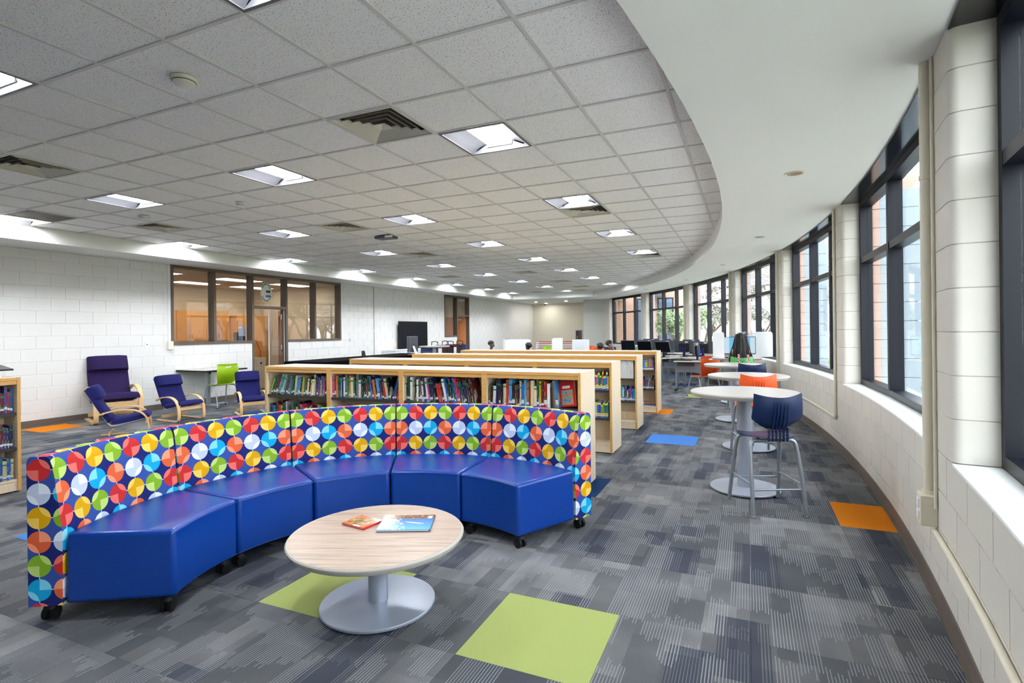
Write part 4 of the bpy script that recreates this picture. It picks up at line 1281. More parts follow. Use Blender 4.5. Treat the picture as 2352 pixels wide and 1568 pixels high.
def shelf_books(rng, x0, x1, y, z, hmax, kinds, mixl, phrase, group, lean, thick=(0.012, 0.030), depth=0.19, first=None, frame=None, hmin=0.72):
    """fill one shelf from x0 to x1 with separate standing books; lean(f) gives the tilt at fraction f"""
    global book_n
    x = x0; k = 0
    while True:
        w = rng.uniform(*thick)
        th = lean((x - x0) / max(1e-6, x1 - x0)) + rng.uniform(-0.012, 0.012)
        if abs(th) < 0.02: th = 0.0
        h = hmax * rng.uniform(hmin, 1.0)
        step = w / math.cos(th) + 0.0015
        if x + step + (abs(math.sin(th)) * h if th > 0 else 0) * 0.35 > x1: break
        name = rng.choice(mixl)
        if first and k in first:
            name, w, h = first[k]; step = w / math.cos(th) + 0.0015
        kd = rng.choice(kinds)
        if th >= 0: loc = (x + step - 0.0015 - w * math.cos(th), y, z + w * math.sin(th) + 0.0005)
        else: loc = (x, y, z + 0.0005)
        o = inst('book', BM[kd], None, loc, (0, th, 0), (w, depth * rng.uniform(0.85, 1.0), h))
        if frame:
            o.matrix_world = frame @ Matrix.LocRotScale(Vector(loc), Matrix.Rotation(th, 3, 'Y').to_quaternion(), o.scale)
        c = PAL[name]
        j = rng.uniform(0.45, 0.95)
        o.color = tuple(min(1, q * j) for q in rgb(*c)[:3]) + (1,)
        tag(o, '%s book, %s from the left on %s' % (name, nth(k), phrase), 'book', group)
        book_n += 1
        x += step; k += 1
rng = random.Random(11)
def lerp(*pts):
    def f(t):
        for (a, va), (c, vc) in zip(pts, pts[1:]):
            if t <= c: return rad(va + (vc - va) * (t - a) / max(1e-6, c - a))
        return rad(pts[-1][1])
    return f
X1 = -1.36 - 4 * BW
gA = 'books on the front bookcase'
K1 = ['green', 'greenb', 'greenc', 'greend', 'dotted', 'dotted', 'twin', 'bare']
yb = 4.60 + 0.03
shelf_books(rng, X1 + 0.045, X1 + BW - 0.03, yb, 0.74, 0.255, K1, MIX1, "the front row's first upper shelf", gA, lerp((0, 22), (0.25, 18), (0.4, 9), (0.7, 6), (0.8, 2), (1, 0)),
            first={0: ('lime green', 0.016, 0.20), 1: ('dark green', 0.02, 0.22), 2: ('dark green', 0.02, 0.23), 3: ('dark green', 0.018, 0.23), 5: ('red', 0.012, 0.24), 6: ('teal', 0.052, 0.235), 7: ('white', 0.02, 0.24)}, thick=(0.016, 0.032))
shelf_books(rng, X1 + BW + 0.03, X1 + 2 * BW - 0.03, yb, 0.74, 0.255, K1, MIX1, "the front row's second upper shelf", gA, lerp((0, 0), (0.42, 0), (0.5, -7), (0.86, -11), (0.88, 18), (1, 18)),
            first={0: ('pink', 0.03, 0.235), 1: ('forest green', 0.018, 0.235)}, thick=(0.016, 0.032))
shelf_books(rng, X1 + 2 * BW + 0.03, X1 + 3 * BW - 0.06, yb, 0.74, 0.255, K1, MIX1 + ['sky blue', 'blue', 'red'], "the front row's third upper shelf", gA, lerp((0, 0), (0.2, -1), (0.3, -9), (0.6, -13), (0.9, -16), (1, -17)),
            first={12: ('pink', 0.018, 0.22)}, thick=(0.016, 0.032))
shelf_books(rng, X1 + 3 * BW + 0.03, X1 + 4 * BW - 0.20, yb, 0.74, 0.255, K1, MIX1 + ['tan', 'cream', 'sky blue', 'yellow'], "the front row's aisle-end upper shelf", gA, lerp((0, 4), (0.2, 0), (0.85, 0), (0.95, -8), (1, -11)), thick=(0.016, 0.032))
shelf_books(rng, X1 + 0.05, X1 + BW - 0.03, yb, 0.415, 0.25, K1, MIX1 + ['cream', 'white'], "the front row's first middle shelf", gA, lerp((0, 0), (0.4, -5), (1, -7)), thick=(0.018, 0.036))
shelf_books(rng, X1 + BW + 0.04, X1 + BW + 0.30, yb, 0.415, 0.235, K1, MIX1, "the front row's second middle shelf", gA, lerp((0, 0), (1, -9)), thick=(0.018, 0.034))
# red story book leaning face out at the end of the front row
def cover_story(t):
    x, y, z = t.xyz(t.obj())
    f = t.noise(t.obj(), 26.0, 4.0, 0.7)
    inner = t.m('MULTIPLY', t.m('LESS_THAN', t.m('ABSOLUTE', t.m('SUBTRACT', x, 0.082)), 0.062), t.m('LESS_THAN', t.m('ABSOLUTE', t.m('SUBTRACT', z, 0.085)), 0.068))
    pic = t.ramp(f, [(0.32, rgb(44, 86, 128)), (0.45, rgb(86, 150, 190)), (0.55, rgb(206, 150, 52)), (0.68, rgb(150, 60, 40))])
    c = t.mix(inner, rgb(186, 28, 30), pic)
    band = t.m('MULTIPLY', t.m('LESS_THAN', t.m('ABSOLUTE', t.m('SUBTRACT', x, 0.075)), 0.042), t.m('LESS_THAN', t.m('ABSOLUTE', t.m('SUBTRACT', z, 0.18)), 0.012))
    return t.bsdf(t.mix(band, c, rgb(226, 214, 196)), 0.25)
t = thing('story_book', 'red story book leaning face out at the aisle end of the front bookcase', 'book', (X1 + 4 * BW - 0.215, yb + 0.055, 0.7415))
t.rotation_euler = (rad(-6), rad(-9), rad(-16))
b = MB(); b.box(0, 0, 0.0, 0.165, 0.004, 0.235); b.build('front_cover', art('story_cover_print', cover_story), t)
b = MB(); b.box(0.003, 0.004, 0.003, 0.16, 0.02, 0.231); b.build('pages', M_['pages'], t)
b = MB(); b.box(0, 0.02, 0.0, 0.165, 0.023, 0.235); b.box(-0.002, 0.0, 0.0, 0.001, 0.023, 0.235); b.build('back_cover', mat('red_cloth_board', rgb(150, 24, 28), 0.4), t)
t = thing('bookend', 'grey metal bookend at the aisle end of the front bookcase', 'bookend', (X1 + 4 * BW - 0.06, yb + 0.12, 0.7405))
b = MB(); b.box(-0.13, 0.0, 0.0, 0.0, 0.11 - 0.02, 0.002); b.build('foot_plate', M_['darkgrey'], t)
b = MB(); b.box(-0.004, 0.0, 0.0, 0.0, 0.09, 0.2); b.build('upright', mat('green_grey_metal', rgb(92, 98, 92), 0.5), t)
# other rows: only the aisle-end shelves show
r2 = -1.45
shelf_books(rng, r2 - 0.44, r2 - 0.032, 6.20, 0.74, 0.225, ['yellow'], MIX2, "the second row's upper aisle-end shelf", 'books on the second bookcase row', lerp((0, 2), (0.3, 10), (0.8, 8), (0.9, 0), (1, 0)), thick=(0.012, 0.024))
shelf_books(rng, r2 - 0.44, r2 - 0.032, 6.20, 0.415, 0.215, ['yellow'], MIX2 + ['red', 'forest green'], "the second row's middle aisle-end shelf", 'books on the second bookcase row', lerp((0, 0), (1, 0)), thick=(0.014, 0.026))
r3 = -1.46
x = r3 - 0.40
k = 0
while x < r3 - 0.055:
    o = inst('book', BM['binder'], None, (x, 7.80, 0.7405), (0, 0, 0), (0.0165, 0.2, 0.255 - 0.002 * (k % 3))); o.color = rgb(214, 212, 222)
    tag(o, 'white slim volume, %s from the left on the third row\'s upper aisle-end shelf' % nth(k), 'book', 'white volumes on the third bookcase row'); x += 0.0205; k += 1
shelf_books(rng, r3 - 0.42, r3 - 0.032, 7.80, 0.415, 0.225, ['plain', 'blue'], MIX2 + ['white', 'black', 'cream', 'maroon'], "the third row's middle aisle-end shelf", 'books on the third bookcase row', lerp((0, 6), (0.5, 0), (1, 0)), thick=(0.014, 0.026), hmin=0.62)
r4 = -1.43
shelf_books(rng, r4 - 0.40, r4 - 0.032, 9.46, 0.74, 0.205, ['blue'], ['yellow', 'grey', 'maroon', 'orange', 'sky blue', 'yellow', 'forest green', 'navy'], "the rearmost row's upper aisle-end shelf", 'books on the rearmost bookcase row', lerp((0, 0), (1, 0)), thick=(0.02, 0.032), hmin=0.8)
shelf_books(rng, r4 - 0.40, r4 - 0.032, 9.46, 0.415, 0.235, ['blue', 'plain'], ['maroon', 'navy', 'yellow', 'blue', 'red', 'lime green', 'brown'], "the rearmost row's middle aisle-end shelf", 'books on the rearmost bookcase row', lerp((0, 0), (0.35, 4), (0.6, 9), (1, 6)), thick=(0.014, 0.028), hmin=0.62)
for k in range(3):
    o = inst('book', BM['plain'], None, (r4 - 0.30 + 0.01 * k, 9.48, 0.1185 + 0.021 * (k + 1)), (0, rad(90), rad(4 * k - 3)), (0.019, 0.18, 0.24)); o.color = rgb(*[(60, 120, 190), (120, 60, 50), (170, 120, 110)][k])
    tag(o, 'thin %s book lying flat at the foot of the rearmost row, %s from the bottom' % (['blue', 'brown', 'pinkish'][k], nth(k)), 'book', 'flat books at the foot of the rearmost row')
# the unit at the picture edge: spines face the aisle
fr = Matrix.Translation((-6.25, 2.75 - BW, 0)) @ Matrix.Rotation(rad(90), 4, 'Z')
for z, hm, ph in ((0.74, 0.25, 'upper'), (0.415, 0.25, 'middle'), (0.119, 0.24, 'lower')):
    shelf_books(rng, BW - 0.30, BW - 0.032, 0.03, z, hm, ['green', 'twin'], ['white', 'maroon', 'navy', 'purple', 'sky blue', 'red', 'blue', 'forest green', 'cream'], 'the edge bookcase\'s %s shelf' % ph, 'books on the bookcase at the picture edge', lerp((0, 0), (1, 0)), thick=(0.016, 0.03), frame=fr)
# slanted reading stand on top of it
t = thing('tablet_stand', 'wooden stand with a dark tablet on the bookcase at the picture edge', 'stand', (-6.48, 2.62, BH), rad(90))
b = MB(); b.box(-0.2, -0.16, 0.0, 0.02, 0.12, 0.025); b.build('base', M_['maple'], t)
b = MB(); b.hexa([(-0.2, -0.10, 0.025), (-0.02, -0.10, 0.025), (-0.02, 0.05, 0.025), (-0.2, 0.05, 0.025), (-0.2, -0.02, 0.12), (-0.08, -0.02, 0.12), (-0.08, 0.05, 0.12), (-0.2, 0.05, 0.12)]); b.build('support', M_['maple'], t)
b = MB(); b.hexa([(-0.22, -0.12, 0.06), (0.13, -0.12, 0.06), (0.13, 0.10, 0.085), (-0.22, 0.10, 0.085), (-0.22, -0.12, 0.075), (0.13, -0.12, 0.075), (0.13, 0.10, 0.11), (-0.22, 0.10, 0.11)]); b.build('tablet', M_['black'], t, bevel=0.004)
print('BOOKS', book_n)
# ------------------------------------------------------------------ bentwood lounge chairs
def lounge(label, loc, facing, s, cloth, group):
    """local frame: faces +y; s scales the adult size"""
    t = thing('lounge_chair', label, 'armchair', loc, facing - PI / 2, group)
    t.scale = (1.0, 1.04, 0.92)
    w = 0.62 * s
    side = smooth_path([(-0.40, 0.48), (-0.18, 0.555), (0.06, 0.575), (0.24, 0.52), (0.35, 0.39), (0.385, 0.20), (0.375, 0.06), (0.33, 0.018), (0.20, 0.012), (-0.10, 0.012), (-0.38, 0.014)], 5)
    for sx in (-1, 1):
        b = MB(); b.band([(p[0] * s, p[1] * s) for p in side], 0.06 * s, 0.024 * s); b.move((sx * (w / 2 - 0.03 * s), 0, 0)); b.build('bentwood_arm', M_['bent'], t, smooth=50)
    def bar(y, z, h, d=0.022):
        q = MB(); q.box(-w / 2 + 0.02 * s, (y - d / 2) * s, (z - h / 2) * s, w / 2 - 0.02 * s, (y + d / 2) * s, (z + h / 2) * s); q.build('cross_rail', M_['bent'], t, bevel=0.003)
    bar(0.345, 0.305, 0.075); bar(-0.20, 0.10, 0.06); bar(-0.28, 0.52, 0.05)
    # metal sling frame under the cushion
    line = [(0.36, 0.395), (0.10, 0.335), (-0.12, 0.285), (-0.20, 0.31), (-0.30, 0.50), (-0.42, 0.75), (-0.52, 0.97)]
    for sx in (-1, 1):
        q = MB(); q.tube([(sx * (w / 2 - 0.075 * s), y * s, z * s - 0.012) for y, z in smooth_path(line, 4)], 0.011 * s, 8); q.build('sling_tube', M_['white'], t, smooth=50)
    def pad(path, wd, th, name, puff=0.02, m=cloth):
        P = smooth_path(path, 5)
        rings = []
        n = len(P)
        for k, p in enumerate(P):
            a = P[max(0, k - 1)]; c = P[min(n - 1, k + 1)]
            d = (c - a).normalized(); nr = Vector((-d[1], d[0]))
            if nr[1] < 0 and name != 'back_cushion' and name != 'headrest': nr = -nr
            e = min(1.0, min(k, n - 1 - k) / 1.6 + 0.45)
            T = th * s * e
            hw = wd * s / 2
            q0 = Vector((0, p[0] * s, p[1] * s)); N = Vector((0, nr[0], nr[1]))
            prof = [(-1, 0.0), (-0.94, -0.0), (0.94, 0.0), (1, 0.0), (1, 0.6), (0.94, 0.95), (0.5, 1.0 + puff * 5), (-0.5, 1.0 + puff * 5), (-0.94, 0.95), (-1, 0.6)]
            rings.append([q0 + Vector((x * hw, 0, 0)) + N * (T * hgt) for x, hgt in prof])
        b = MB(); b.loft(rings); b.build(name, m, t, smooth=70)
    pad([(-0.17, 0.30), (-0.02, 0.305), (0.18, 0.345), (0.40, 0.40)], 0.53, 0.10, 'seat_cushion')
    # the back path runs downwards so its normal points forward
    pad([(-0.545, 1.00), (-0.45, 0.80), (-0.34, 0.56), (-0.22, 0.33)], 0.53, 0.085, 'back_cushion')
    pad([(-0.515, 1.035), (-0.445, 0.90), (-0.41, 0.80)], 0.53, 0.13, 'headrest')
    return t
GL = 'bentwood lounge chairs with dark cushions'
lounge('large dark purple bentwood lounge chair against the block wall', (-9.95, 5.66, 0), rad(-20), 1.1, M_['purplecloth'], GL)
lounge('small navy lounge chair seen side-on in front of the large one', (-8.22, 4.82, 0), rad(54), 0.76, M_['navycloth'], GL)
lounge('small navy lounge chair standing alone before the desk', (-8.90, 6.12, 0), rad(-3), 0.76, M_['navycloth'], GL)
lounge('small navy lounge chair half hidden by the front bookcase', (-8.28, 7.02, 0), rad(-30), 0.76, M_['navycloth'], GL)

# desk and lime chair by the wall
t = thing('study_desk', 'grey topped cantilever desk with a black edge at the block wall', 'desk', (-10.08, 7.62, 0))
b = MB(); b.box(-0.42, -0.47, 0.715, 0.43, 0.45, 0.738); b.build('desktop', M_['greylam'], t)
b = MB()
b.box(-0.43, -0.485, 0.708, 0.445, -0.47, 0.739); b.box(-0.43, 0.45, 0.708, 0.445, 0.465, 0.739); b.box(0.43, -0.47, 0.708, 0.445, 0.45, 0.739); b.box(-0.435, -0.47, 0.708, -0.42, 0.45, 0.739)
b.build('edge_band', M_['black'], t)
b = MB(); b.box(0.05, -0.20, 0.03, 0.11, -0.13, 0.70); b.build('column', M_['silver'], t, bevel=0.008)
b = MB(); b.box(-0.28, -0.22, 0.0, 0.34, -0.11, 0.03); b.box(-0.06, -0.11, 0.0, 0.06, 0.30, 0.022); b.build('foot', M_['silver'], t, bevel=0.006)
b = MB(); b.box(-0.3, -0.2, 0.69, 0.34, -0.12, 0.709); b.box(-0.1, -0.12, 0.69, 0.0, 0.36, 0.708); b.build('top_bracket', M_['silver'], t)
q = MB(); q.lathe([(0.016, -0.02), (0.02, 0.0), (0.012, 0.015)], 10, 0, (0.13, -0.16, 0.67)); q.build('height_knob', M_['black'], t, smooth=50)
school_chair('lime green school chair at the desk by the block wall', (-9.68, 7.50, 0), rad(82), M_['limeplas'], 1.0, 0.45, 'school chairs')

# wall plates and wiring on the left wall
def wall_plate(name, label, y, z, w, h, kind):
    t = thing(name, label, 'wall plate', (WX, y, z))
    b = MB(); b.box(0.0, -w / 2, -h / 2, 0.006 if kind != 'box' else 0.05, w / 2, h / 2); b.build('plate' if kind != 'box' else 'box', M_['white'] if kind != 'box' else M_['beigepipe'], t, bevel=0.002)
    x = 0.006 if kind != 'box' else 0.05
    if kind == 'switch':
        q = MB(); q.box(x, -0.006, -0.012, x + 0.008, 0.006, 0.012); q.build('toggle', M_['darkgrey'], t)
    else:
        for zz in (-0.022, 0.022):
            q = MB(); q.box(x, -0.016, zz - 0.014, x + 0.003, 0.016, zz + 0.014); q.build('socket', M_['darkgrey'] if kind == 'socket' else M_['white'], t)
wall_plate('light_switch', 'white light switch plate on the block wall beside the office window', 6.58, 1.265, 0.075, 0.12, 'switch')
wall_plate('surface_outlet_box', 'beige surface box at the corner of the office window', 7.02, 1.24, 0.10, 0.16, 'box')
wall_plate('wall_outlet', 'white outlet between the office window and the wall screen', 12.30, 1.235, 0.08, 0.12, 'socket')
wall_plate('data_outlet', 'small white outlet box beside the wall screen', 14.42, 1.03, 0.10, 0.17, 'box')
for y, z0, lab in ((7.005, 1.32, 'slim white raceway down to the box beside the office window'), (13.395, 0.1, 'slim grey raceway on the wall between office window and screen'), (14.46, 1.11, 'slim white raceway down to the wall screen')):
    t = thing('wall_raceway', lab, 'raceway', (WX, y, z0))
    b = MB(); b.box(0, -0.012, 0, 0.016, 0.012, SOF - z0); b.build('channel', M_['white'] if y != 13.395 else M_['edgegrey'], t)
    b = MB(); b.box(0, -0.015, (SOF - z0) * 0.5, 0.018, 0.015, (SOF - z0) * 0.5 + 0.04); b.build('joiner', M_['white'], t)

# wall screen
t = thing('wall_television', 'large black flat screen on the white block wall', 'television', (-10.40, 15.35, 1.33))
b = MB(); b.box(-0.03, -0.83, -0.47, 0.035, 0.83, 0.475); b.build('housing', M_['black'], t, bevel=0.01)
scr = NT('dark_screen'); scr = scr.bsdf(scr.mix(scr.noise(scr.obj(), 1.5), rgb(6, 8, 14), rgb(10, 14, 24)), 0.35, 0.0, None, 0.15)
b = MB(); b.box(0.035, -0.80, -0.42, 0.037, 0.80, 0.45); b.build('screen', scr, t)
b = MB(); b.box(-0.12, -0.3, -0.3, -0.03, 0.3, 0.3); b.build('wall_bracket', M_['darkgrey'], t)
q = MB(); q.box(0.036, 0.3, -0.452, 0.0385, 0.4, -0.442); q.box(0.036, -0.25, -0.456, 0.0385, -0.19, -0.44); q.build('badge', M_['silver'], t)

# low white counter and long black table cover beneath the screen
t = thing('low_cabinet', 'low white cabinet on the floor under the wall screen', 'cabinet', (-10.25, 15.0, 0))
b = MB(); b.box(-0.24, -1.2, 0.0, 0.24, 1.2, 0.86); b.build('body', M_['white'], t)
b = MB(); b.box(-0.25, -1.22, 0.86, 0.26, 1.22, 0.89); b.build('top', M_['white'], t, bevel=0.005)
for k in range(4):
    q = MB(); q.box(0.24, -1.17 + 0.59 * k, 0.08, 0.258, -1.17 + 0.59 * k + 0.57, 0.84); dr = q.build('door', M_['white'], t)
    q = MB(); q.box(0.258, -1.12 + 0.59 * k, 0.6, 0.275, -1.105 + 0.59 * k, 0.72); q.build('handle', M_['silver'], dr)
# ------------------------------------------------------------------ counter, carts and tables in the middle distance
t = thing('circulation_desk', 'long black topped counter behind the front bookcases', 'counter', (-7.5, 9.4, 0))
b = MB(); b.box(-0.45, -1.8, 0.02, 0.36, 1.75, 0.83); b.build('body', M_['darkgrey'], t)
b = MB(); b.box(-0.5, -1.88, 0.83, 0.46, 1.85, 0.922); b.build('countertop', mat('matt_black_cover', rgb(14, 14, 16), 0.95, spec=0.04), t, bevel=0.008)
b = MB(); b.box(0.36, -1.75, 0.0, 0.37, 1.7, 0.08); b.build('kick_plate', M_['black'], t)
t = thing('desktop_computer', 'thin all-in-one computer seen from behind on the black counter', 'computer', (-7.08, 10.42, 0.9225), rad(100))
b = MB(); b.box(-0.27, -0.012, 0.06, 0.27, 0.014, 0.42); b.build('housing', M_['darkgrey'], t, bevel=0.006)
b = MB(); b.box(-0.275, 0.010, 0.055, 0.275, 0.016, 0.425); b.build('bezel', M_['silver'], t)
b = MB(); b.hexa([(-0.06, -0.10, 0.0), (0.06, -0.10, 0.0), (0.06, -0.09, 0.0), (-0.06, -0.09, 0.0), (-0.05, -0.016, 0.2), (0.05, -0.016, 0.2), (0.05, -0.012, 0.2), (-0.05, -0.012, 0.2)]); b.build('stand', M_['white'], t)
b = MB(); b.box(-0.1, -0.12, 0.0, 0.1, 0.08, 0.008); b.build('stand_base', M_['silver'], t)
b = MB(); b.box(-0.26, -0.02, 0.06, -0.22, -0.012, 0.1); b.build('sticker', M_['orangeplas'], t)
t = thing('office_chair', 'black office chair back showing over the black counter', 'chair', (-8.62, 10.95, 0), rad(-60))
b = MB(); rings = []
for k in range(9):
    v = k / 8; hw = 0.235 * (1 - 0.35 * max(0, (v - 0.7) / 0.3) ** 2) * (0.85 + 0.15 * math.sin(PI * v)); rings.append([(x * hw, -0.22 - 0.05 * v + 0.03 * x * x - yy, 0.52 + 0.47 * v) for x, yy in ((-1, 0), (-0.5, 0), (0, 0), (0.5, 0), (1, 0), (1, 0.03), (0, 0.03), (-1, 0.03))])
b.loft(rings); b.build('backrest', M_['black'], t, smooth=50)
b = MB(); b.box(-0.24, -0.22, 0.44, 0.24, 0.24, 0.50); b.build('seat', M_['black'], t, bevel=0.02)
b = MB(); b.lathe([(0.025, 0.08), (0.025, 0.44)], 12); b.build('gas_column', M_['black'], t)
for k in range(5):
    a = 2 * PI * k / 5
    q = MB(); q.tube([(0, 0, 0.1), (0.28 * math.cos(a), 0.28 * math.sin(a), 0.07)], 0.018, 8); lg = q.build('leg', M_['black'], t)
    q = MB(); q.sphere((0.28 * math.cos(a), 0.28 * math.sin(a), 0.032), 0.03, 10, 6); q.build('caster', M_['black'], lg, smooth=60)

M_['maroon'] = mat('maroon_steel', rgb(62, 22, 38), 0.4)
def book_cart(label, loc, rot, m, w=0.62, h=1.12):
    t = thing('book_cart', label, 'cart', loc, rot, 'wheeled book carts')
    for sx in (-1, 1):
        q = MB(); x = sx * w / 2
        q.tube(smooth_path([(x, -0.19, 0.12), (x, -0.19, h - 0.1), (x, -0.15, h - 0.02), (x, 0.0, h), (x, 0.15, h - 0.02), (x, 0.19, h - 0.1), (x, 0.19, 0.12)], 5), 0.013, 8); q.build('end_loop', m, t, smooth=50)
        q = MB(); q.box(x - 0.004, -0.18, 0.2, x + 0.004, 0.18, h - 0.16); q.build('end_panel', m, t)
    for z in (0.25, 0.58, 0.9):
        q = MB(); q.box(-w / 2, -0.18, z, w / 2, 0.18, z + 0.012); q.box(-w / 2, -0.004, z, w / 2, 0.004, z + 0.1); q.build('shelf', m, t)
    for sx in (-1, 1):
        for sy in (-1, 1):
            q = MB(); q.tube([(sx * (w / 2) - 0.012, sy * 0.19, 0.05), (sx * (w / 2) + 0.012, sy * 0.19, 0.05)], 0.05, 14); q.build('caster', M_['black'], t, smooth=40)
            q = MB(); q.box(sx * w / 2 - 0.016, sy * 0.19 - 0.01, 0.05, sx * w / 2 + 0.016, sy * 0.19 + 0.01, 0.13); q.build('fork', m, t)
    return t
book_cart('maroon book cart in front of the wall screen, nearer of two', (-9.42, 15.62, 0), rad(64), M_['maroon'])
book_cart('maroon book cart past the wall screen, farther of two', (-9.55, 16.52, 0), rad(64), M_['maroon'])
book_cart('grey book cart showing behind the white study screens', (-7.3, 17.2, 0), rad(20), M_['darkgrey'], 0.75, 1.16)
p = (-7.86, 12.6)
round_table('standing_table', 'high round white table beyond the black counter', 'table', (p[0], p[1], 0), 0.42, 1.06, 0.05, 0.28, M_['greylam'], M_['edgegrey'], 0, None, 0.035)
o = stool('navy high stool by the high round white table beyond the counter', (-7.42, 13.05, 0), rad(140), M_['navyplas'], G); o.scale = (1.12, 1.12, 1.12)
o = stool('navy high stool tucked under the high round white table', (-8.38, 13.05, 0), rad(205), M_['navyplas'], G); o.scale = (1.08, 1.08, 1.02)

# ------------------------------------------------------------------ computer desks
def desk(label, loc, rot, w=0.85, d=0.6, h=0.70, group='student computer desks', T=False):
    t = thing('computer_desk', label, 'desk', loc, rot, group)
    b = MB(); b.box(-w / 2, -d / 2, h - 0.025, w / 2, d / 2, h); b.build('desktop', M_['greylam'], t, bevel=0.005)
    b = MB(); b.box(-w / 2 + 0.05, d / 2 - 0.05, h - 0.3, w / 2 - 0.05, d / 2 - 0.04, h - 0.03); b.build('modesty_panel', M_['silver'], t)
    if T:
        for sx in (-1, 1):
            x = sx * (w / 2 - 0.05)
            q = MB(); q.box(x - 0.022, -0.03, 0.04, x + 0.022, 0.03, h - 0.03); q.build('leg', M_['tubes'], t)
            q = MB(); q.box(x - 0.03, -d / 2, 0.0, x + 0.03, d / 2 - 0.02, 0.045); q.build('foot', M_['black'], t, bevel=0.012)
    else:
        for sx in (-1, 1):
            for sy in (-1, 1):
                q = MB(); q.tube([(sx * (w / 2 - 0.04), sy * (d / 2 - 0.04), 0.0), (sx * (w / 2 - 0.04), sy * (d / 2 - 0.04), h - 0.025)], 0.018, 8); q.build('leg', M_['tubes'], t, smooth=40)
    q = MB(); q.box(-w / 2 + 0.05, -0.01, h - 0.09, w / 2 - 0.05, 0.01, h - 0.05); q.build('under_rail', M_['tubes'], t)
    b = MB(); b.box(-w / 2 + 0.08, -d / 2 + 0.05, h - 0.12, w / 2 - 0.2, 0.1, h - 0.03); b.build('book_tray', M_['blackm'], t)
    return t
bluecable = mat('blue_cable', rgb(30, 70, 190), 0.4)
def monitor(label, loc, rot, w=0.50, h=0.30, tilt=0.0, screen=None, group='computer monitors on the desks', zc=0.27):
    """local: screen faces +y"""
    t = thing('computer_monitor', label, 'monitor', loc, rot, group)
    Rm = Matrix.Rotation(tilt, 4, 'X'); Tm = Matrix.Translation((0, 0, zc))
    X = Tm @ Rm
    b = MB(); b.box(-w / 2, -0.028, -h / 2, w / 2, 0.010, h / 2); b.xf(X); b.build('housing', M_['darkgrey'], t, bevel=0.006)
    b = MB(); b.box(-w / 2 + 0.012, 0.010, -h / 2 + 0.018, w / 2 - 0.012, 0.0115, h / 2 - 0.012); b.xf(X); b.build('screen', screen or scr, t)
    b = MB(); b.box(-0.13, -0.075, -h / 2 + 0.02, 0.13, -0.028, h / 2 - 0.07); b.xf(X); cp = b.build('computer_pack', M_['black'], t, bevel=0.006)
    q = MB()
    for k in range(3): q.tube(smooth_path([(-0.08 + 0.06 * k, -0.075, -0.02), (-0.10 + 0.06 * k, -0.11, -0.08), (-0.06 + 0.05 * k, -0.09, -0.15), (-0.03 + 0.04 * k, -0.06, -0.21)], 4), 0.005, 6)
    q.xf(X); q.build('cable', bluecable, cp, smooth=60)
    b = MB(); b.box(0.02, -0.0295, h / 2 - 0.055, 0.10, -0.028, h / 2 - 0.015); b.xf(X); b.build('asset_label', M_['sticker'], t)
    b = MB(); b.box(-0.03, -0.06, 0.008, 0.03, -0.03, zc - 0.03); b.build('stand_neck', M_['black'], t)
    b = MB(); b.box(-0.11, -0.14, 0.0, 0.11, 0.07, 0.010); b.build('stand_base', M_['black'], t, bevel=0.003)
    return t
def keyboard(label, loc, rot):
    t = thing('keyboard', label, 'keyboard', loc, rot, 'keyboards on the desks')
    b = MB(); b.hexa([(-0.21, -0.065, 0), (0.21, -0.065, 0), (0.21, 0.065, 0), (-0.21, 0.065, 0), (-0.21, -0.065, 0.01), (0.21, -0.065, 0.01), (0.21, 0.065, 0.022), (-0.21, 0.065, 0.022)]); b.build('case', M_['black'], t, bevel=0.003)
    q = MB()
    for r in range(5):
        for c in range(14):
            x = -0.195 + c * 0.0285; y = -0.05 + r * 0.022; z = 0.0105 + (y + 0.065) / 0.13 * 0.012
            q.box(x, y, z, x + 0.024, y + 0.018, z + 0.004)
    tag(q.build('keys', M_['darkgrey'], t), kind='stuff')
    return t
tang = math.atan2(2.45, -1.9)
DESKS = [(-1.02, 14.36), (-1.56, 15.10), (-2.16, 15.86), (-2.80, 16.66), (-1.55, 16.95), (-2.25, 17.72), (-2.98, 18.45)]
DN = ['nearest in the window row', 'second along the window row', 'third along the window row', 'fourth along the window row', 'first in the row against the windows', 'second in the row against the windows', 'third in the row against the windows']
for k, (x, y) in enumerate(DESKS):
    desk('grey computer desk, ' + DN[k], (x, y, 0), tang, 0.86, 0.62)
    monitor('computer monitor seen from behind on the desk ' + DN[k], (x, y, 0.7005), rad(5 + [-20, -8, 12, 2, -16, -10, 6][k]), 0.50, 0.31)
    keyboard('black keyboard on the desk ' + DN[k], (x + 0.13, y + 0.2, 0.7005), tang + PI)
desk('student desk with a black T-shaped foot beside the tall tables', (-1.28, 13.30, 0), rad(4), 0.66, 0.62, 0.70, T=True)
monitor('monitor turned edge-on on the T-footed student desk', (-1.14, 13.45, 0.7005), rad(80), 0.46, 0.29)
keyboard('black keyboard on the T-footed student desk', (-1.40, 13.2, 0.7005), rad(8))
for k, (x, y, a, ti) in enumerate([(-2.07, 14.70, -58, -16), (-2.68, 15.46, -52, -12), (-3.31, 16.26, -46, -8)]):
    desk('grey computer desk, %s on the bookcase side' % nth(k), (x, y, 0), tang + PI, 0.80, 0.58)
    monitor('monitor with its dark screen towards the viewer, %s on the bookcase side' % nth(k), (x, y, 0.7005), rad(a - 152), 0.46, 0.30, rad(ti))
    keyboard('black keyboard on the bookcase side desk, %s along' % nth(k), (x - 0.12, y - 0.18, 0.7005), tang + PI)
GC = 'school chairs'
school_chair('orange school chair beside the tall round tables', (-0.85, 12.02, 0), rad(36), M_['orangeplas'], 1.05, 0.45, GC)
school_chair('lime school chair half hidden behind the rearmost bookcase', (-2.14, 12.90, 0), rad(95), M_['limeplas'], 1.0, 0.45, GC)
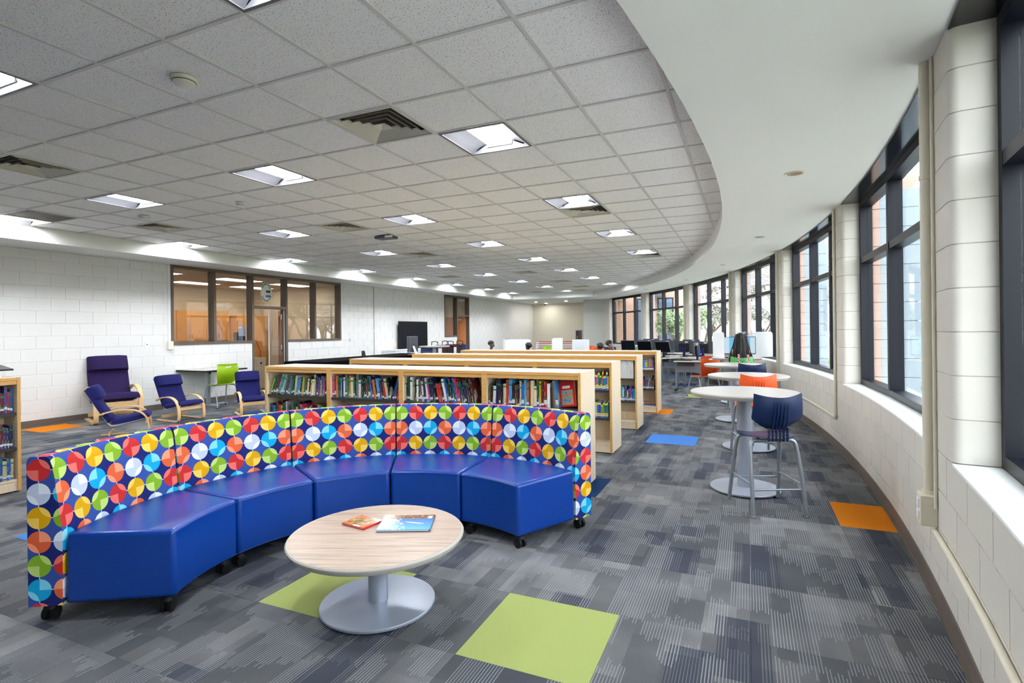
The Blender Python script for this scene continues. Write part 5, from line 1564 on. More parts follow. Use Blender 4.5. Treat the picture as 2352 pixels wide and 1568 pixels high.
school_chair('mid green school chair beyond the rearmost bookcase among the monitors', (-3.42, 17.32, 0), rad(150), M_['greenplas'], 1.0, 0.46, GC)

# ------------------------------------------------------------------ study tables with white screens
def study_table(label, loc, rot, w, d=0.75, h=0.72):
    t = thing('study_table', label, 'table', loc, rot, 'white study tables')
    b = MB(); b.box(-w / 2, -d / 2, h - 0.03, w / 2, d / 2, h); b.build('tabletop', M_['greylam'], t, bevel=0.006)
    for sx in (-1, 1):
        for sy in (-1, 1):
            q = MB(); q.tube([(sx * (w / 2 - 0.05), sy * (d / 2 - 0.05), 0.0), (sx * (w / 2 - 0.05), sy * (d / 2 - 0.05), h - 0.03)], 0.02, 8); q.build('leg', M_['tubes'], t, smooth=40)
    return t
def panel_outline(w, h, r=0.06, n=5):
    pts = [(-w / 2, 0), (w / 2, 0)]
    pts += [(w / 2 - r + r * math.cos(a), h - r + r * math.sin(a)) for a in [PI / 2 * k / n for k in range(n + 1)]]
    pts += [(-w / 2 + r - r * math.sin(a), h - r + r * math.cos(a)) for a in [PI / 2 * k / n for k in range(n + 1)]]
    return pts
def carrel(label, loc, rot, w=0.62, h=0.48, d=0.38, clear=False):
    """three folded panels, open towards -y"""
    t = thing('study_screen', label, 'desk screen', loc, rot, 'white folding study screens')
    th = 0.008
    def pan(name, M, ww, m):
        o = panel_outline(ww, h)
        b = MB(); b.loft([[(x, yy, z) for x, z in o] for yy in (-th / 2, th / 2)]); b.xf(M); b.build(name, m, t)
    pan('back_panel', Matrix.Translation((0, d / 2, 0)), w, M_['acrylic'] if clear else M_['white'])
    for sx in (-1, 1):
        pan('side_panel', Matrix.Translation((sx * (w / 2 + 0.004), 0, 0)) @ Matrix.Rotation(PI / 2 + (-1.15 if sx > 0 and clear else sx * -0.3), 4, 'Z'), d, M_['white'])
    return t
M_['acrylic'] = glass('clear_acrylic', (0.95, 0.97, 1.0, 1), 1.6)
study_table('white study table carrying the large folding screen', (-6.35, 13.95, 0), rad(-4), 1.9)
study_table('white study table in front of the far alcove', (-4.05, 14.25, 0), rad(-6), 1.5)
carrel('large white folding study screen between the two dark-haired children', (-6.05, 14.06, 0.7205), rad(16), 0.66, 0.48, 0.42)
carrel('tall white study screen standing alone left of the far table', (-5.10, 14.9, 0.7205), rad(-75), 0.30, 0.50, 0.3)
study_table('small study table under the lone white screen', (-5.10, 14.95, 0), rad(10), 0.7, 0.6)
carrel('white study screen with rounded corner below the extinguisher cabinet', (-4.18, 14.15, 0.7205), rad(12), 0.36, 0.47, 0.34)
# the screens and monitor on the fourth tall table
carrel('folding study screen with clear centre around the lit monitor', (-0.13, 11.42, 0.8855), rad(12), 0.80, 0.49, 0.46, True)
def screen_glow():
    t = NT('lit_desktop_screen')
    x, y, z = t.xyz(t.obj())
    side = t.m('GREATER_THAN', t.m('ABSOLUTE', x), 0.19)
    icon = t.m('MULTIPLY', t.m('GREATER_THAN', t.noise(t.obj(), 30.0, 2.0), 0.58), t.m('LESS_THAN', t.m('ABSOLUTE', x), 0.14))
    c = t.mix(side, rgb(120, 196, 236), rgb(200, 226, 240))
    c = t.mix(t.m('MULTIPLY', icon, 0.6), c, rgb(40, 120, 200))
    e = t.new('ShaderNodeEmission'); t.put(e.inputs[0], c); e.inputs[1].default_value = 0.32
    t.nt.links.new(e.outputs[0], t.out.inputs[0]); return t.mat
monitor('lit computer monitor in front of the long-haired child', (-0.14, 11.30, 0.8855), rad(190), 0.58, 0.34, 0.0, screen_glow(), zc=0.23)
keyboard('keyboard in front of the long-haired child', (-0.18, 11.0, 0.8855), rad(10))

# ------------------------------------------------------------------ children
skin_dark = mat('brown_skin', rgb(110, 68, 50), 0.5, var=0.06)
skin_mid = mat('tan_skin', rgb(150, 100, 76), 0.5, var=0.06)
hairm = mat('black_hair', rgb(22, 19, 20), 0.45, var=0.3, scale=80, bump=0.6, bscale=160)
def skinned(name, parent, verts, edges, radii, m, sub=2):
    me = bpy.data.meshes.new(name)
    me.from_pydata([tuple(v) for v in verts], edges, [])
    me.materials.append(m)
    o = bpy.data.objects.new(name, me); COL.objects.link(o); o.parent = parent
    md = o.modifiers.new('skin', 'SKIN'); md.use_smooth_shade = True
    sv = me.skin_vertices[0].data
    for k, r in enumerate(radii):
        rr = r if isinstance(r, tuple) else (r, r)
        sv[k].radius = rr; sv[k].use_root = (k == 0)
    ss = o.modifiers.new('subdivision', 'SUBSURF'); ss.levels = sub; ss.render_levels = sub
    return o
def child(label, loc, rot, zs, s, skinm, shirt, pants, hands, head_turn=0.0, mask=None, hair='short', look=0.0):
    """seated child facing +y; hands: two (elbow, wrist) pairs in local coordinates above the seat"""
    t = thing('person', label, 'person', loc, rot, 'children at the tables')
    V = []; E = []; Rr = []
    def add(p, r, par=None):
        V.append(Vector((p[0] * s, p[1] * s, zs + p[2] * s))); Rr.append(tuple(q * s for q in r) if isinstance(r, tuple) else r * s)
        if par is not None: E.append((par, len(V) - 1))
        return len(V) - 1
    pel = add((0, 0, 0.085), 0.085); bel = add((0, 0.01, 0.2), 0.08, pel); che = add((0, 0.015, 0.33), (0.10, 0.085), bel)
    nb = add((0, 0.01, 0.425), 0.048, che); nk = add((0, 0.02, 0.475), 0.042, nb)
    ct, st_ = math.cos(head_turn), math.sin(head_turn)
    def H(x, y, z): return (x * ct - y * st_, 0.02 + x * st_ + y * ct, z)
    jaw = add(H(0, 0.025, 0.525), (0.058, 0.062), nk); mid = add(H(0, 0.012, 0.585), (0.076, 0.088), jaw); crn = add(H(0, 0.0, 0.645), (0.066, 0.078), mid)
    for sx in (0, 1):
        sg = -1 if sx == 0 else 1
        sh = add((sg * 0.125, 0.01, 0.385), 0.047, che)
        el, wr = hands[sx]
        e = add(el, 0.036, sh); w = add(wr, 0.025, e)
        d = (Vector(wr) - Vector(el)).normalized()
        sd = d.cross(Vector((0, 0, 1)))
        sd = sd.normalized() if sd.length > 0.1 else Vector((1, 0, 0))
        pm = add(tuple(Vector(wr) + d * 0.045), (0.026, 0.015), w)
        for f in range(4):
            k1 = Vector(wr) + d * 0.085 + sd * (f - 1.5) * 0.013
            ln = [0.026, 0.032, 0.03, 0.022][f]
            a = add(tuple(k1), 0.0075, pm); bq = add(tuple(k1 + d * ln + Vector((0, 0, -0.012))), 0.0065, a)
        th = Vector(wr) + d * 0.035 + sd * 0.035 * -sg
        add(tuple(th + d * 0.02), 0.0075, w)
        hp = add((sg * 0.07, 0.03, 0.07), 0.072, pel); kn = add((sg * 0.085, 0.30, 0.075), 0.052, hp); an = add((sg * 0.085, 0.30, 0.075 - min(0.34, zs / s + 0.0)), 0.034, kn); add((sg * 0.09, 0.39, 0.05 - min(0.34, zs / s + 0.0)), 0.032, an)
    skinned('body', t, V, E, Rr, skinm)
    # clothes follow the torso and limbs
    V = []; E = []; Rr = []
    pel = add((0, 0, 0.06), 0.096); bel = add((0, 0.01, 0.2), 0.092, pel); che = add((0, 0.015, 0.33), (0.112, 0.098), bel); nb = add((0, 0.012, 0.415), 0.066, che)
    for sx in (0, 1):
        sg = -1 if sx == 0 else 1
        sh = add((sg * 0.125, 0.01, 0.385), 0.058, che); el = hands[sx][0]
        add(tuple(Vector((sg * 0.125, 0.01, 0.385)).lerp(Vector(el), 0.85)), 0.048, sh)
    skinned('shirt', t, V, E, Rr, shirt)
    V = []; E = []; Rr = []
    pel = add((0, 0, 0.07), 0.1)
    for sg in (-1, 1):
        hp = add((sg * 0.07, 0.04, 0.07), 0.084, pel); kn = add((sg * 0.085, 0.30, 0.075), 0.062, hp); add((sg * 0.085, 0.30, 0.11 - min(0.34, zs / s)), 0.048, kn)
    skinned('trousers', t, V, E, Rr, pants)
    for sg in (-1, 1):
        q = MB(); q.sphere((sg * 0.088 * s, 0.36 * s, zs + (0.045 - min(0.34, zs / s)) * s), (0.042 * s, 0.10 * s, 0.04 * s), 12, 8); q.build('shoe', M_['darkgrey'], t, smooth=60)
    HM = Matrix.Translation((0, 0.02 * s, zs)) @ Matrix.Rotation(head_turn, 4, 'Z') @ Matrix.Scale(s, 4)
    q = MB(); q.sphere((0, 0.088, 0.572), (0.012, 0.016, 0.016), 8, 6); q.xf(HM); q.build('nose', skinm, t, smooth=60)
    q = MB(); q.sphere((-0.082, 0.0, 0.575), (0.012, 0.022, 0.03), 8, 6); q.sphere((0.082, 0.0, 0.575), (0.012, 0.022, 0.03), 8, 6); q.xf(HM); q.build('ears', skinm, t, smooth=60)
    q = MB()
    for sg in (-1, 1): q.sphere((sg * 0.03, 0.078, 0.594), (0.012, 0.007, 0.007), 8, 6)
    q.xf(HM); q.build('eyes', M_['black'], t, smooth=60)
    q = MB(); q.sphere((0, 0.078, 0.535), (0.022, 0.008, 0.006), 8, 6); q.xf(HM); q.build('mouth', mat('lips', rgb(120, 60, 56), 0.5), t, smooth=60)
    if mask:
        q = MB(); q.sphere((0, 0.055, 0.542), (0.062, 0.05, 0.044), 14, 10); q.tube([(-0.06, 0.05, 0.55), (-0.082, 0.0, 0.575)], 0.004, 6); q.tube([(0.06, 0.05, 0.55), (0.082, 0.0, 0.575)], 0.004, 6)
        q.xf(HM); q.build('face_mask', mask, t, smooth=60)
    q = MB(); R0 = random.Random(5)
    if hair == 'short':
        rings = []
        for k in range(1, 12):
            a = PI * k / 12
            ring = []
            for i in range(22):
                b_ = 2 * PI * i / 22
                x, y, z = math.sin(a) * math.cos(b_), math.sin(a) * math.sin(b_), math.cos(a)
                f = 1.0 + R0.uniform(-0.02, 0.03)
                if z < 0.15 and y > -0.1: f *= 0.80
                elif z < -0.35: f *= 0.86
                ring.append((x * 0.092 * f, -0.006 + y * 0.102 * f, 0.612 + z * 0.092 * f))
            rings.append(ring)
        q.loft(rings)
    else:
        rings = []
        for k in range(1, 10):
            a = PI * 0.62 * k / 9
            rings.append([(math.sin(a) * math.cos(2 * PI * i / 24) * 0.098, -0.008 + math.sin(a) * math.sin(2 * PI * i / 24) * 0.108, 0.612 + math.cos(a) * 0.098) for i in range(24)])
        q.loft(rings)
        for k in range(120):      # many long thin braids
            b_ = PI + rad(R0.uniform(-25, 205)); z0 = R0.uniform(0.55, 0.66)
            rx = 0.095
            x0, y0 = rx * math.cos(b_), rx * 1.08 * math.sin(b_)
            sp = R0.uniform(1.2, 2.2); dz = R0.uniform(0.30, 0.44)
            q.tube(smooth_path([(x0 * 0.7, y0 * 0.7 - 0.005, 0.68), (x0, y0 - 0.008, z0), (x0 * (1 + (sp - 1) * 0.45), y0 - 0.03, z0 - dz * 0.5), (x0 * sp + R0.uniform(-0.015, 0.015), y0 - 0.03 + R0.uniform(-0.02, 0.01), z0 - dz)], 3), [0.006] * 8 + [0.005, 0.003], 5)
    q.xf(HM); q.build('hair', hairm, t, smooth=60)
    return t
REST = [((-0.17, 0.12, 0.22), (-0.12, 0.28, 0.29)), ((0.17, 0.12, 0.22), (0.12, 0.28, 0.29))]
CHIN = [((-0.17, 0.12, 0.22), (-0.12, 0.28, 0.29)), ((0.18, 0.20, 0.29), (0.10, 0.12, 0.46))]
jacket = mat('black_jacket', rgb(34, 34, 38), 0.7, var=0.1); navyt = mat('navy_tshirt', rgb(26, 36, 66), 0.8, var=0.1); bluet = mat('blue_shirt', rgb(40, 60, 140), 0.8)
jeans = mat('denim', rgb(52, 66, 100), 0.85, var=0.15, scale=60)
floral = NT('floral_blouse')
fv = floral.noise(floral.obj(), 26.0, 3.0); floral = floral.bsdf(floral.ramp(fv, [(0.35, rgb(226, 214, 212)), (0.52, rgb(214, 186, 186)), (0.62, rgb(150, 110, 110)), (0.7, rgb(222, 210, 208))]), 0.8)
child('child in a dark jacket and teal mask seated left of the white screens', (-7.17, 14.70, 0), rad(-78), 0.46, 1.0, skin_dark, jacket, jeans, REST, rad(-6), mat('teal_mask', rgb(20, 110, 104), 0.8))
child('dark-haired child in front of the white study screens', (-5.35, 13.30, 0), rad(58), 0.45, 0.98, skin_dark, bluet, jeans, REST, rad(10))
child('child with lowered head beside the rearmost bookcase', (-3.32, 12.92, 0), rad(8), 0.45, 0.98, skin_mid, M_['white'], jeans, REST, rad(35))
child('child in a navy shirt resting chin on one hand', (-3.57, 14.86, 0), rad(-70), 0.46, 1.0, skin_mid, navyt, jeans, CHIN, rad(-4), mat('blue_mask', rgb(110, 170, 220), 0.8))
child('child with long black braids at the lit monitor, seen from behind', (-0.11, 10.60, 0), rad(6), 0.63, 1.04, skin_mid, floral, jeans, REST, 0.0, None, 'long')
for k, (x, y, a, m, lab) in enumerate([(-7.32, 14.72, -78, 'limeplas', 'lime school chair under the masked child'), (-5.30, 13.22, 58, 'navyplas', 'navy school chair under the child before the screens'), (-3.30, 12.80, 8, 'navyplas', 'navy school chair under the child with lowered head'),
                                       (-3.70, 14.92, -70, 'navyplas', 'navy school chair under the chin-resting child')]):
    school_chair(lab, (x, y, 0), rad(a), M_[m], 1.0, 0.435, GC)
for k, (u, v, m, rot_) in enumerate([(-6.55, 19.2, 'limeplas', 'far lime school chair left of the red rack'), (-5.9, 18.4, 'navyplas', 'far navy school chair before the red rack'), (-5.35, 18.9, 'orangeplas', 'far orange school chair right of the red rack'),
                                     (-4.55, 17.2, 'orangeplas', 'far orange school chair near the rounded white screen'), (-4.25, 17.9, 'navyplas', 'far navy school chair near the rounded white screen'), (-4.6, 18.6, 'limeplas', 'far lime school chair behind the orange and navy ones'),
                                     (-6.9, 18.6, 'limeplas', 'far lime school chair with its back to the white wall')]):
    school_chair(rot_, (u, v, 0), rad([20, -60, 140, 30, 10, -20, 60][k]), M_[m], 1.0, 0.46, GC)
# patterned bag hanging on the green stool
bagm = NT('patterned_bag'); bx_, by_, bz_ = bagm.xyz(bagm.obj())
ck = bagm.m('FLOORED_MODULO', bagm.m('ADD', bagm.m('FLOOR', bagm.m('MULTIPLY', bx_, 40.0)), bagm.m('FLOOR', bagm.m('MULTIPLY', bz_, 40.0))), 2.0)
pk = bagm.noise(bagm.obj(), 18.0, 3.0)
bagm = bagm.bsdf(bagm.mix(bagm.m('GREATER_THAN', pk, 0.52), bagm.mix(ck, rgb(30, 28, 34), rgb(220, 210, 214)), rgb(230, 96, 130)), 0.8)
t = thing('bag', 'pink and black patterned bag hanging on the light green stool', 'bag', (-0.07, 10.30, 0), rad(6))
b = MB(); b.box(-0.13, -0.06, 0.34, 0.13, 0.045, 0.64); b.build('pouch', bagm, t, bevel=0.03)
for sx in (-1, 1):
    q = MB(); q.band([(-0.02, 0.62), (-0.055, 0.8), (-0.035, 0.94), (0.0, 0.985), (0.03, 0.94)], 0.032, 0.004); q.move((sx * 0.075, 0, 0)); q.build('strap', bagm, t)
# red display rack and extinguisher cabinet at the far end
redm = mat('red_rail', rgb(176, 34, 52), 0.4)
t = thing('display_rack', 'low white display rack with red rails before the alcove wall', 'rack', (-7.4, 21.6, 0), rad(2))
for sx in (-1, 1):
    q = MB(); q.hexa([(sx * 0.92 - 0.015, -0.25, 0), (sx * 0.92 + 0.015, -0.25, 0), (sx * 0.92 + 0.015, 0.25, 0), (sx * 0.92 - 0.015, 0.25, 0), (sx * 0.92 - 0.015, 0.05, 0.95), (sx * 0.92 + 0.015, 0.05, 0.95), (sx * 0.92 + 0.015, 0.25, 0.95), (sx * 0.92 - 0.015, 0.25, 0.95)]); q.build('end_panel', M_['white'], t)
for k in range(4):
    z = 0.18 + 0.22 * k; y = -0.2 + 0.07 * k
    q = MB(); q.box(-0.905, y, z, 0.905, 0.2, z + 0.015); q.build('shelf', M_['white'], t)
    q = MB(); q.tube([(-0.905, y - 0.01, z + 0.05), (0.905, y - 0.01, z + 0.05)], 0.012, 8); q.build('rail', redm, t, smooth=50)
q = MB(); q.tube([(-0.93, 0.05, 0.97), (0.93, 0.05, 0.97)], 0.015, 8); q.build('top_rail', redm, t, smooth=50)
t = thing('extinguisher_cabinet', 'grey fire extinguisher cabinet on the beige alcove wall', 'cabinet', (-7.98, 26.8, 0.85))
b = MB(); b.box(-0.18, -0.05, 0.0, 0.18, 0.0, 0.60); b.build('frame', M_['silver'], t)
b = MB(); b.box(-0.15, -0.054, 0.03, 0.15, -0.05, 0.57); b.build('door_panel', M_['darkgrey'], t)
b = MB(); b.box(-0.10, -0.058, 0.06, -0.06, -0.054, 0.54); b.box(-0.085, -0.06, 0.12, -0.065, -0.058, 0.3, 1); b.build('handle_strip', (M_['black'], M_['dotb']), t)
b = MB(); b.box(0.06, -0.058, 0.08, 0.085, -0.054, 0.5); b.build('warning_strip', redm, t)
# ------------------------------------------------------------------ office glazing and the rooms behind it
def ibox(b, x0, y0, z0, x1, y1, z1, mi=0): b.box(x0, y0, z0, x1, y1, z1, mi)
FX0, FX1 = WX - 0.175, WX + 0.012
def office_window(n, label, y0, y1, z0, z1, verticals, head=None):
    w = hub('window_%d' % n, label=label)
    b = MB()
    b.box(FX0, y0, z1 - 0.055, FX1, y1, z1)
    b.box(FX0, y0, z0, FX1, y0 + 0.05, z1 - 0.055); b.box(FX0, y1 - 0.05, z0, FX1, y1, z1 - 0.055)
    b.build('frame', M_['frameb'], w)
    for v in verticals:
        q = MB(); q.box(FX0, v[0] - 0.027, v[1], FX1 - 0.002, v[0] + 0.027, z1 - 0.055); q.build('mullion', M_['frameb'], w)
    return w
w = office_window(8, 'brown framed office window wall beside the door', 7.06, 11.94, 1.239, SOF, [(8.02, 1.29), (8.99, 0.0), (9.99, 0.0), (10.96, 1.29)])
for a, c in ((7.11, 8.963), (10.017, 11.89)):
    q = MB(); q.box(FX0, a, 1.235, FX1, c, 1.295); q.build('bottom_rail', M_['frameb'], w)
q = MB(); q.box(FX0, 9.017, 2.045, FX1 - 0.003, 9.963, 2.105); q.build('door_head', M_['frameb'], w)
for a, c, z0, z1 in ((7.11, 7.993, 1.295, 2.79), (8.047, 8.963, 1.295, 2.79), (9.017, 9.963, 2.105, 2.79), (10.017, 10.933, 1.295, 2.79), (10.987, 11.89, 1.295, 2.79)):
    q = MB(); q.box(WX - 0.085, a, z0, WX - 0.079, c, z1); q.build('pane', M_['iglass'], w)
# round-cornered decal on the transom pane: white oval, green lettered ring, yellow and blue block
t = thing('window_decal', 'white oval decal with green lettered border on the pane over the office door', 'decal', (WX - 0.0785, 9.45, 2.44))
def oval(b, ry, rz, x, n=36, y0=0.0, z0=0.0):
    b.loft([[(xx, y0 + ry * math.cos(2 * PI * i / n), z0 + rz * math.sin(2 * PI * i / n)) for i in range(n)] for xx in (x, x + 0.001)])
b = MB(); oval(b, 0.165, 0.235, 0.0); b.build('white_oval', M_['white'], t)
dg = mat('decal_green', rgb(24, 120, 66), 0.5); dy = mat('decal_yellow', rgb(240, 190, 30), 0.5); dbl = mat('decal_blue', rgb(20, 120, 200), 0.5)
for k, (a0, a1) in enumerate(((28, 68), (76, 152), (206, 262), (266, 296), (300, 332))):
    q = MB(); steps = int((a1 - a0) / 9)
    for i in range(steps):
        aa = rad(a0 + (a1 - a0) * (i + 0.5) / steps)
        ya, za = 0.137 * math.cos(aa), 0.205 * math.sin(aa)
        q.cbox((0.0015, ya, za), (0.001, 0.02, 0.034), 0, Matrix.Rotation(aa - PI / 2, 3, 'X'))
    q.build('ring_lettering', dg, t)
def lettering(txt, size, loc, m, parent):
    cu = bpy.data.curves.new('lettering', 'FONT'); cu.body = txt; cu.size = size; cu.align_x = 'CENTER'; cu.extrude = 0.0005
    tmp = bpy.data.objects.new('lettering_curve', cu)
    me = bpy.data.meshes.new_from_object(tmp)
    bpy.data.objects.remove(tmp)
    me.materials.clear(); me.materials.append(m)
    o = bpy.data.objects.new('lettering', me); COL.objects.link(o); o.parent = parent; o.location = loc; o.rotation_euler = (PI / 2, 0, PI / 2)
    return o
lettering('STEM', 0.075, (0.0018, 0.055, -0.06), dy, t)
q = MB(); q.box(0.001, -0.02, -0.115, 0.002, 0.13, -0.065); q.build('blue_band', dbl, t)
q = MB(); q.box(0.001, -0.01, 0.0, 0.002, 0.12, 0.035)
for k in range(4): q.box(0.001, 0.0 + 0.03 * k, 0.035, 0.002, 0.016 + 0.03 * k, 0.06)
q.build('black_skyline', M_['black'], t)

# office door standing open into the office
t = hub('door_1', label='wood and glass office door standing open inwards', loc=(WX - 0.15, 9.96, 0), rotz=rad(-128))
b = MB()
b.box(-0.045, -0.90, 0.02, 0.0, -0.79, 2.03); b.box(-0.045, -0.12, 0.02, 0.0, 0.0, 2.03); b.box(-0.045, -0.79, 0.02, 0.0, -0.12, 0.3); b.box(-0.045, -0.79, 1.9, 0.0, -0.12, 2.03)
b.build('leaf', M_['doorw'], t)
b = MB(); b.box(-0.025, -0.79, 0.3, -0.02, -0.12, 1.9); b.build('pane', M_['iglass'], t)
for z in (0.3, 1.05, 1.8):
    q = MB(); q.box(-0.01, -0.02, z, 0.012, 0.02, z + 0.12); q.build('hinge', M_['silver'], t)
q = MB(); q.tube([(-0.06, -0.85, 1.0), (-0.06, -0.76, 1.0)], 0.011, 8); q.build('handle', M_['silver'], t, smooth=50)
# a clear strip curtain of two tall acrylic sheets closing the doorway
for k, (a, c) in enumerate(((9.03, 9.49), (9.50, 9.955))):
    t = thing('clear_divider', ['clear plastic sheet filling the office doorway, half nearer the desk', 'clear plastic sheet filling the office doorway, half nearer the screen'][k], 'plastic sheet', (WX - 0.05, a, 0))
    q = MB(); q.box(0, 0, 0.02, 0.004, c - a, 2.04); q.build('sheet', M_['acrylic'], t)
    q = MB(); q.box(-0.001, c - a - 0.012, 0.02, 0.006, c - a, 2.04); q.build('edge_strip', M_['white'], t)

beige = far_cmu('office_block_beige', rgb(204, 190, 164))
ctile = mat('office_ceiling_board', rgb(206, 192, 174), 0.9)
b = MB(); b.box(-14.9, 6.2, 0, -14.7, 12.8, 2.9); tag(b.build('wall_office_back', beige), 'beige wall at the back of the office', kind='structure')
b = MB(); b.box(-14.7, 6.2, 0, -10.71, 6.4, 2.9); tag(b.build('wall_office_side', beige), 'beige side wall of the office near the lounge chairs', kind='structure')
b = MB(); b.box(-14.7, 12.6, 0, -10.71, 12.8, 2.9); tag(b.build('wall_office_partition', beige), 'beige partition of the office towards the screen', kind='structure')
b = MB(); b.box(-14.9, 6.2, 2.84, -10.71, 12.8, 2.9); tag(b.build('ceiling_office', ctile), 'tan ceiling of the office', kind='structure')
for k, (x, y) in enumerate([(-12.0, 7.6), (-13.6, 7.6), (-12.0, 9.8), (-13.6, 9.8), (-12.0, 11.6), (-13.6, 11.6)]):
    t = thing('office_light', 'long office ceiling light, %s seen through the glass' % nth(k), 'ceiling light', (x, y, 2.84), group='office ceiling lights')
    b = MB(); b.box(-0.3, -0.6, -0.012, 0.3, 0.6, -0.0015); b.build('frame', M_['white'], t)
    b = MB(); b.box(-0.25, -0.55, -0.016, 0.25, 0.55, -0.0125); b.build('lens', glow('office_lens', (1, 0.92, 0.80, 1), 2.6) if k == 0 else bpy.data.materials['office_lens'], t)
def wall_cupboard(label, y0, y1, z0, z1, doors, group, depth=0.36):
    t = thing('wall_cupboard', label, 'cabinet', (-14.7, y0, z0), 0.0, group)
    b = MB(); b.box(0.0, 0, 0, depth, y1 - y0, z1 - z0); b.build('body', M_['oak'], t)
    dw = (y1 - y0) / doors
    for k in range(doors):
        q = MB(); q.box(depth, k * dw + 0.003, 0.003, depth + 0.02, (k + 1) * dw - 0.003, z1 - z0 - 0.003); d_ = q.build('door', M_['oak'], t)
        q = MB(); yy = k * dw + (dw - 0.05 if k % 2 == 0 else 0.04); q.tube([(depth + 0.035, yy, 0.06), (depth + 0.035, yy, 0.18)], 0.006, 8); q.build('handle', M_['darkgrey'], d_)
    return t
wall_cupboard('orange oak wall cupboards left of the office, behind the first pane', 8.15, 9.75, 1.27, 2.12, 2, 'office wall cupboards')
wall_cupboard('orange oak wall cupboards behind the second office pane', 9.76, 11.4, 1.27, 2.12, 4, 'office wall cupboards')
t = thing('office_shelf', 'dark wood open shelf at the end of the office cupboards', 'shelf', (-14.7, 7.35, 1.2))
b = MB(); b.box(0, 0, 0, 0.04, 0.78, 0.92); b.build('back', M_['doorw'], t)
for yy in (0.0, 0.75):
    q = MB(); q.box(0, yy, 0, 0.33, yy + 0.03, 0.92); q.build('side', M_['doorw'], t)
for z in (0.0, 0.28, 0.58, 0.9):
    q = MB(); q.box(0.04, 0.03, z, 0.33, 0.75, z + 0.02); q.build('shelf', M_['oak'], t)
wall_cupboard('tall oak storage cupboard behind the fourth office pane', 11.45, 12.55, 0.0, 2.0, 2, 'office wall cupboards', 0.6)
t = thing('office_counter', 'brown office counter under the oak cupboards', 'counter', (-14.69, 7.4, 0))
b = MB(); b.box(0, 0, 0.0, 0.62, 3.9, 0.86); b.build('body', M_['doorw'], t)
b = MB(); b.box(0, 0, 0.86, 0.66, 3.9, 0.90); b.build('worktop', M_['oak'], t)
t = thing('office_lamp', 'white domed object on the office table behind the first pane', 'lamp', (-12.4, 8.15, 0))
b = MB(); b.lathe([(0.17, 1.24), (0.16, 1.30), (0.10, 1.36), (0.03, 1.38)], 18); b.build('dome', M_['white'], t, smooth=50)
b = MB(); b.lathe([(0.015, 0.74), (0.015, 1.24)], 8); b.lathe([(0.1, 0.721), (0.1, 0.74)], 14); b.build('stem', M_['white'], t)
t = thing('office_table', 'plain office table standing behind the glass', 'table', (-12.4, 8.3, 0))
b = MB(); b.box(-0.4, -0.8, 0.69, 0.4, 0.8, 0.72); b.build('tabletop', M_['oak'], t)
for sx in (-1, 1):
    for sy in (-1, 1):
        q = MB(); q.box(sx * 0.36 - 0.02, sy * 0.75 - 0.02, 0, sx * 0.36 + 0.02, sy * 0.75 + 0.02, 0.69); q.build('leg', M_['tubes'], t)
t = thing('wall_notice', 'grey notice sheet taped inside the second office pane', 'paper sheet', (WX - 0.09, 8.78, 1.50))
b = MB(); b.box(-0.004, -0.10, -0.1, -0.001, 0.10, 0.11); b.build('sheet', mat('grey_notice', rgb(150, 148, 156), 0.7), t)
b = MB(); b.box(-0.001, -0.10, 0.08, 0.0, -0.02, 0.11); b.build('heading', M_['sticker'], t)
t = thing('tall_chair', 'black high-backed chair seen through the office doorway', 'chair', (-12.3, 10.35, 0), rad(-70))
b = MB(); b.box(-0.24, -0.28, 1.0, 0.24, -0.20, 1.5); b.build('backrest', M_['black'], t, bevel=0.05)
b = MB(); b.box(-0.26, -0.25, 0.5, 0.26, 0.26, 0.6); b.build('seat', M_['black'], t, bevel=0.03)
b = MB(); b.box(-0.04, -0.27, 0.6, 0.04, -0.24, 1.0); b.build('back_post', M_['black'], t)
b = MB(); b.lathe([(0.03, 0.08), (0.03, 0.5)], 10); b.lathe([(0.28, 0.0), (0.28, 0.04), (0.05, 0.08)], 16); b.build('pedestal', M_['black'], t, smooth=40)
t = thing('hand_truck', 'orange hand truck parked inside the office door', 'hand truck', (-11.75, 10.12, 0), rad(-75))
om = mat('orange_steel', rgb(214, 84, 44), 0.4)
for sx in (-1, 1):
    q = MB(); q.tube([(sx * 0.19, 0.05, 0.1), (sx * 0.19, 0.0, 1.0), (sx * 0.19, -0.12, 1.28)], 0.016, 8); q.build('rail', om, t, smooth=50)
    q = MB(); q.tube([(sx * 0.22, 0.08, 0.11), (sx * 0.27, 0.08, 0.11)], 0.11, 16); q.build('wheel', M_['black'], t, smooth=40)
q = MB(); q.tube([(-0.19, -0.12, 1.28), (0.19, -0.12, 1.28)], 0.016, 8); q.tube([(-0.19, 0.02, 0.6), (0.19, 0.02, 0.6)], 0.014, 8); q.build('handle', om, t, smooth=50)
q = MB(); q.box(-0.2, -0.22, 0.02, 0.2, 0.06, 0.03); q.build('toe_plate', om, t)
t = thing('file_box', 'tan file box on wheels inside the office doorway', 'box', (-11.25, 9.62, 0), rad(10))
tan = mat('tan_steel', rgb(190, 166, 130), 0.5)
b = MB(); b.box(-0.2, -0.2, 0.08, 0.2, 0.2, 0.85); b.build('body', tan, t, bevel=0.01)
b = MB(); b.box(0.2, -0.17, 0.12, 0.212, 0.17, 0.45); b.build('drawer', tan, t); 
b = MB(); b.box(0.2, -0.17, 0.47, 0.212, 0.17, 0.82); d_ = b.build('drawer', tan, t)
b = MB(); b.lathe([(0.03, -0.01), (0.03, 0.01)], 12); b.xf(Matrix.Translation((0.216, 0, 0.72)) @ Matrix.Rotation(PI / 2, 4, 'Y')); b.build('lock', M_['darkgrey'], d_)
for sx in (-1, 1):
    for sy in (-1, 1):
        q = MB(); q.sphere((sx * 0.16, sy * 0.16, 0.04), 0.04, 10, 6); q.build('caster', M_['black'], t, smooth=60)
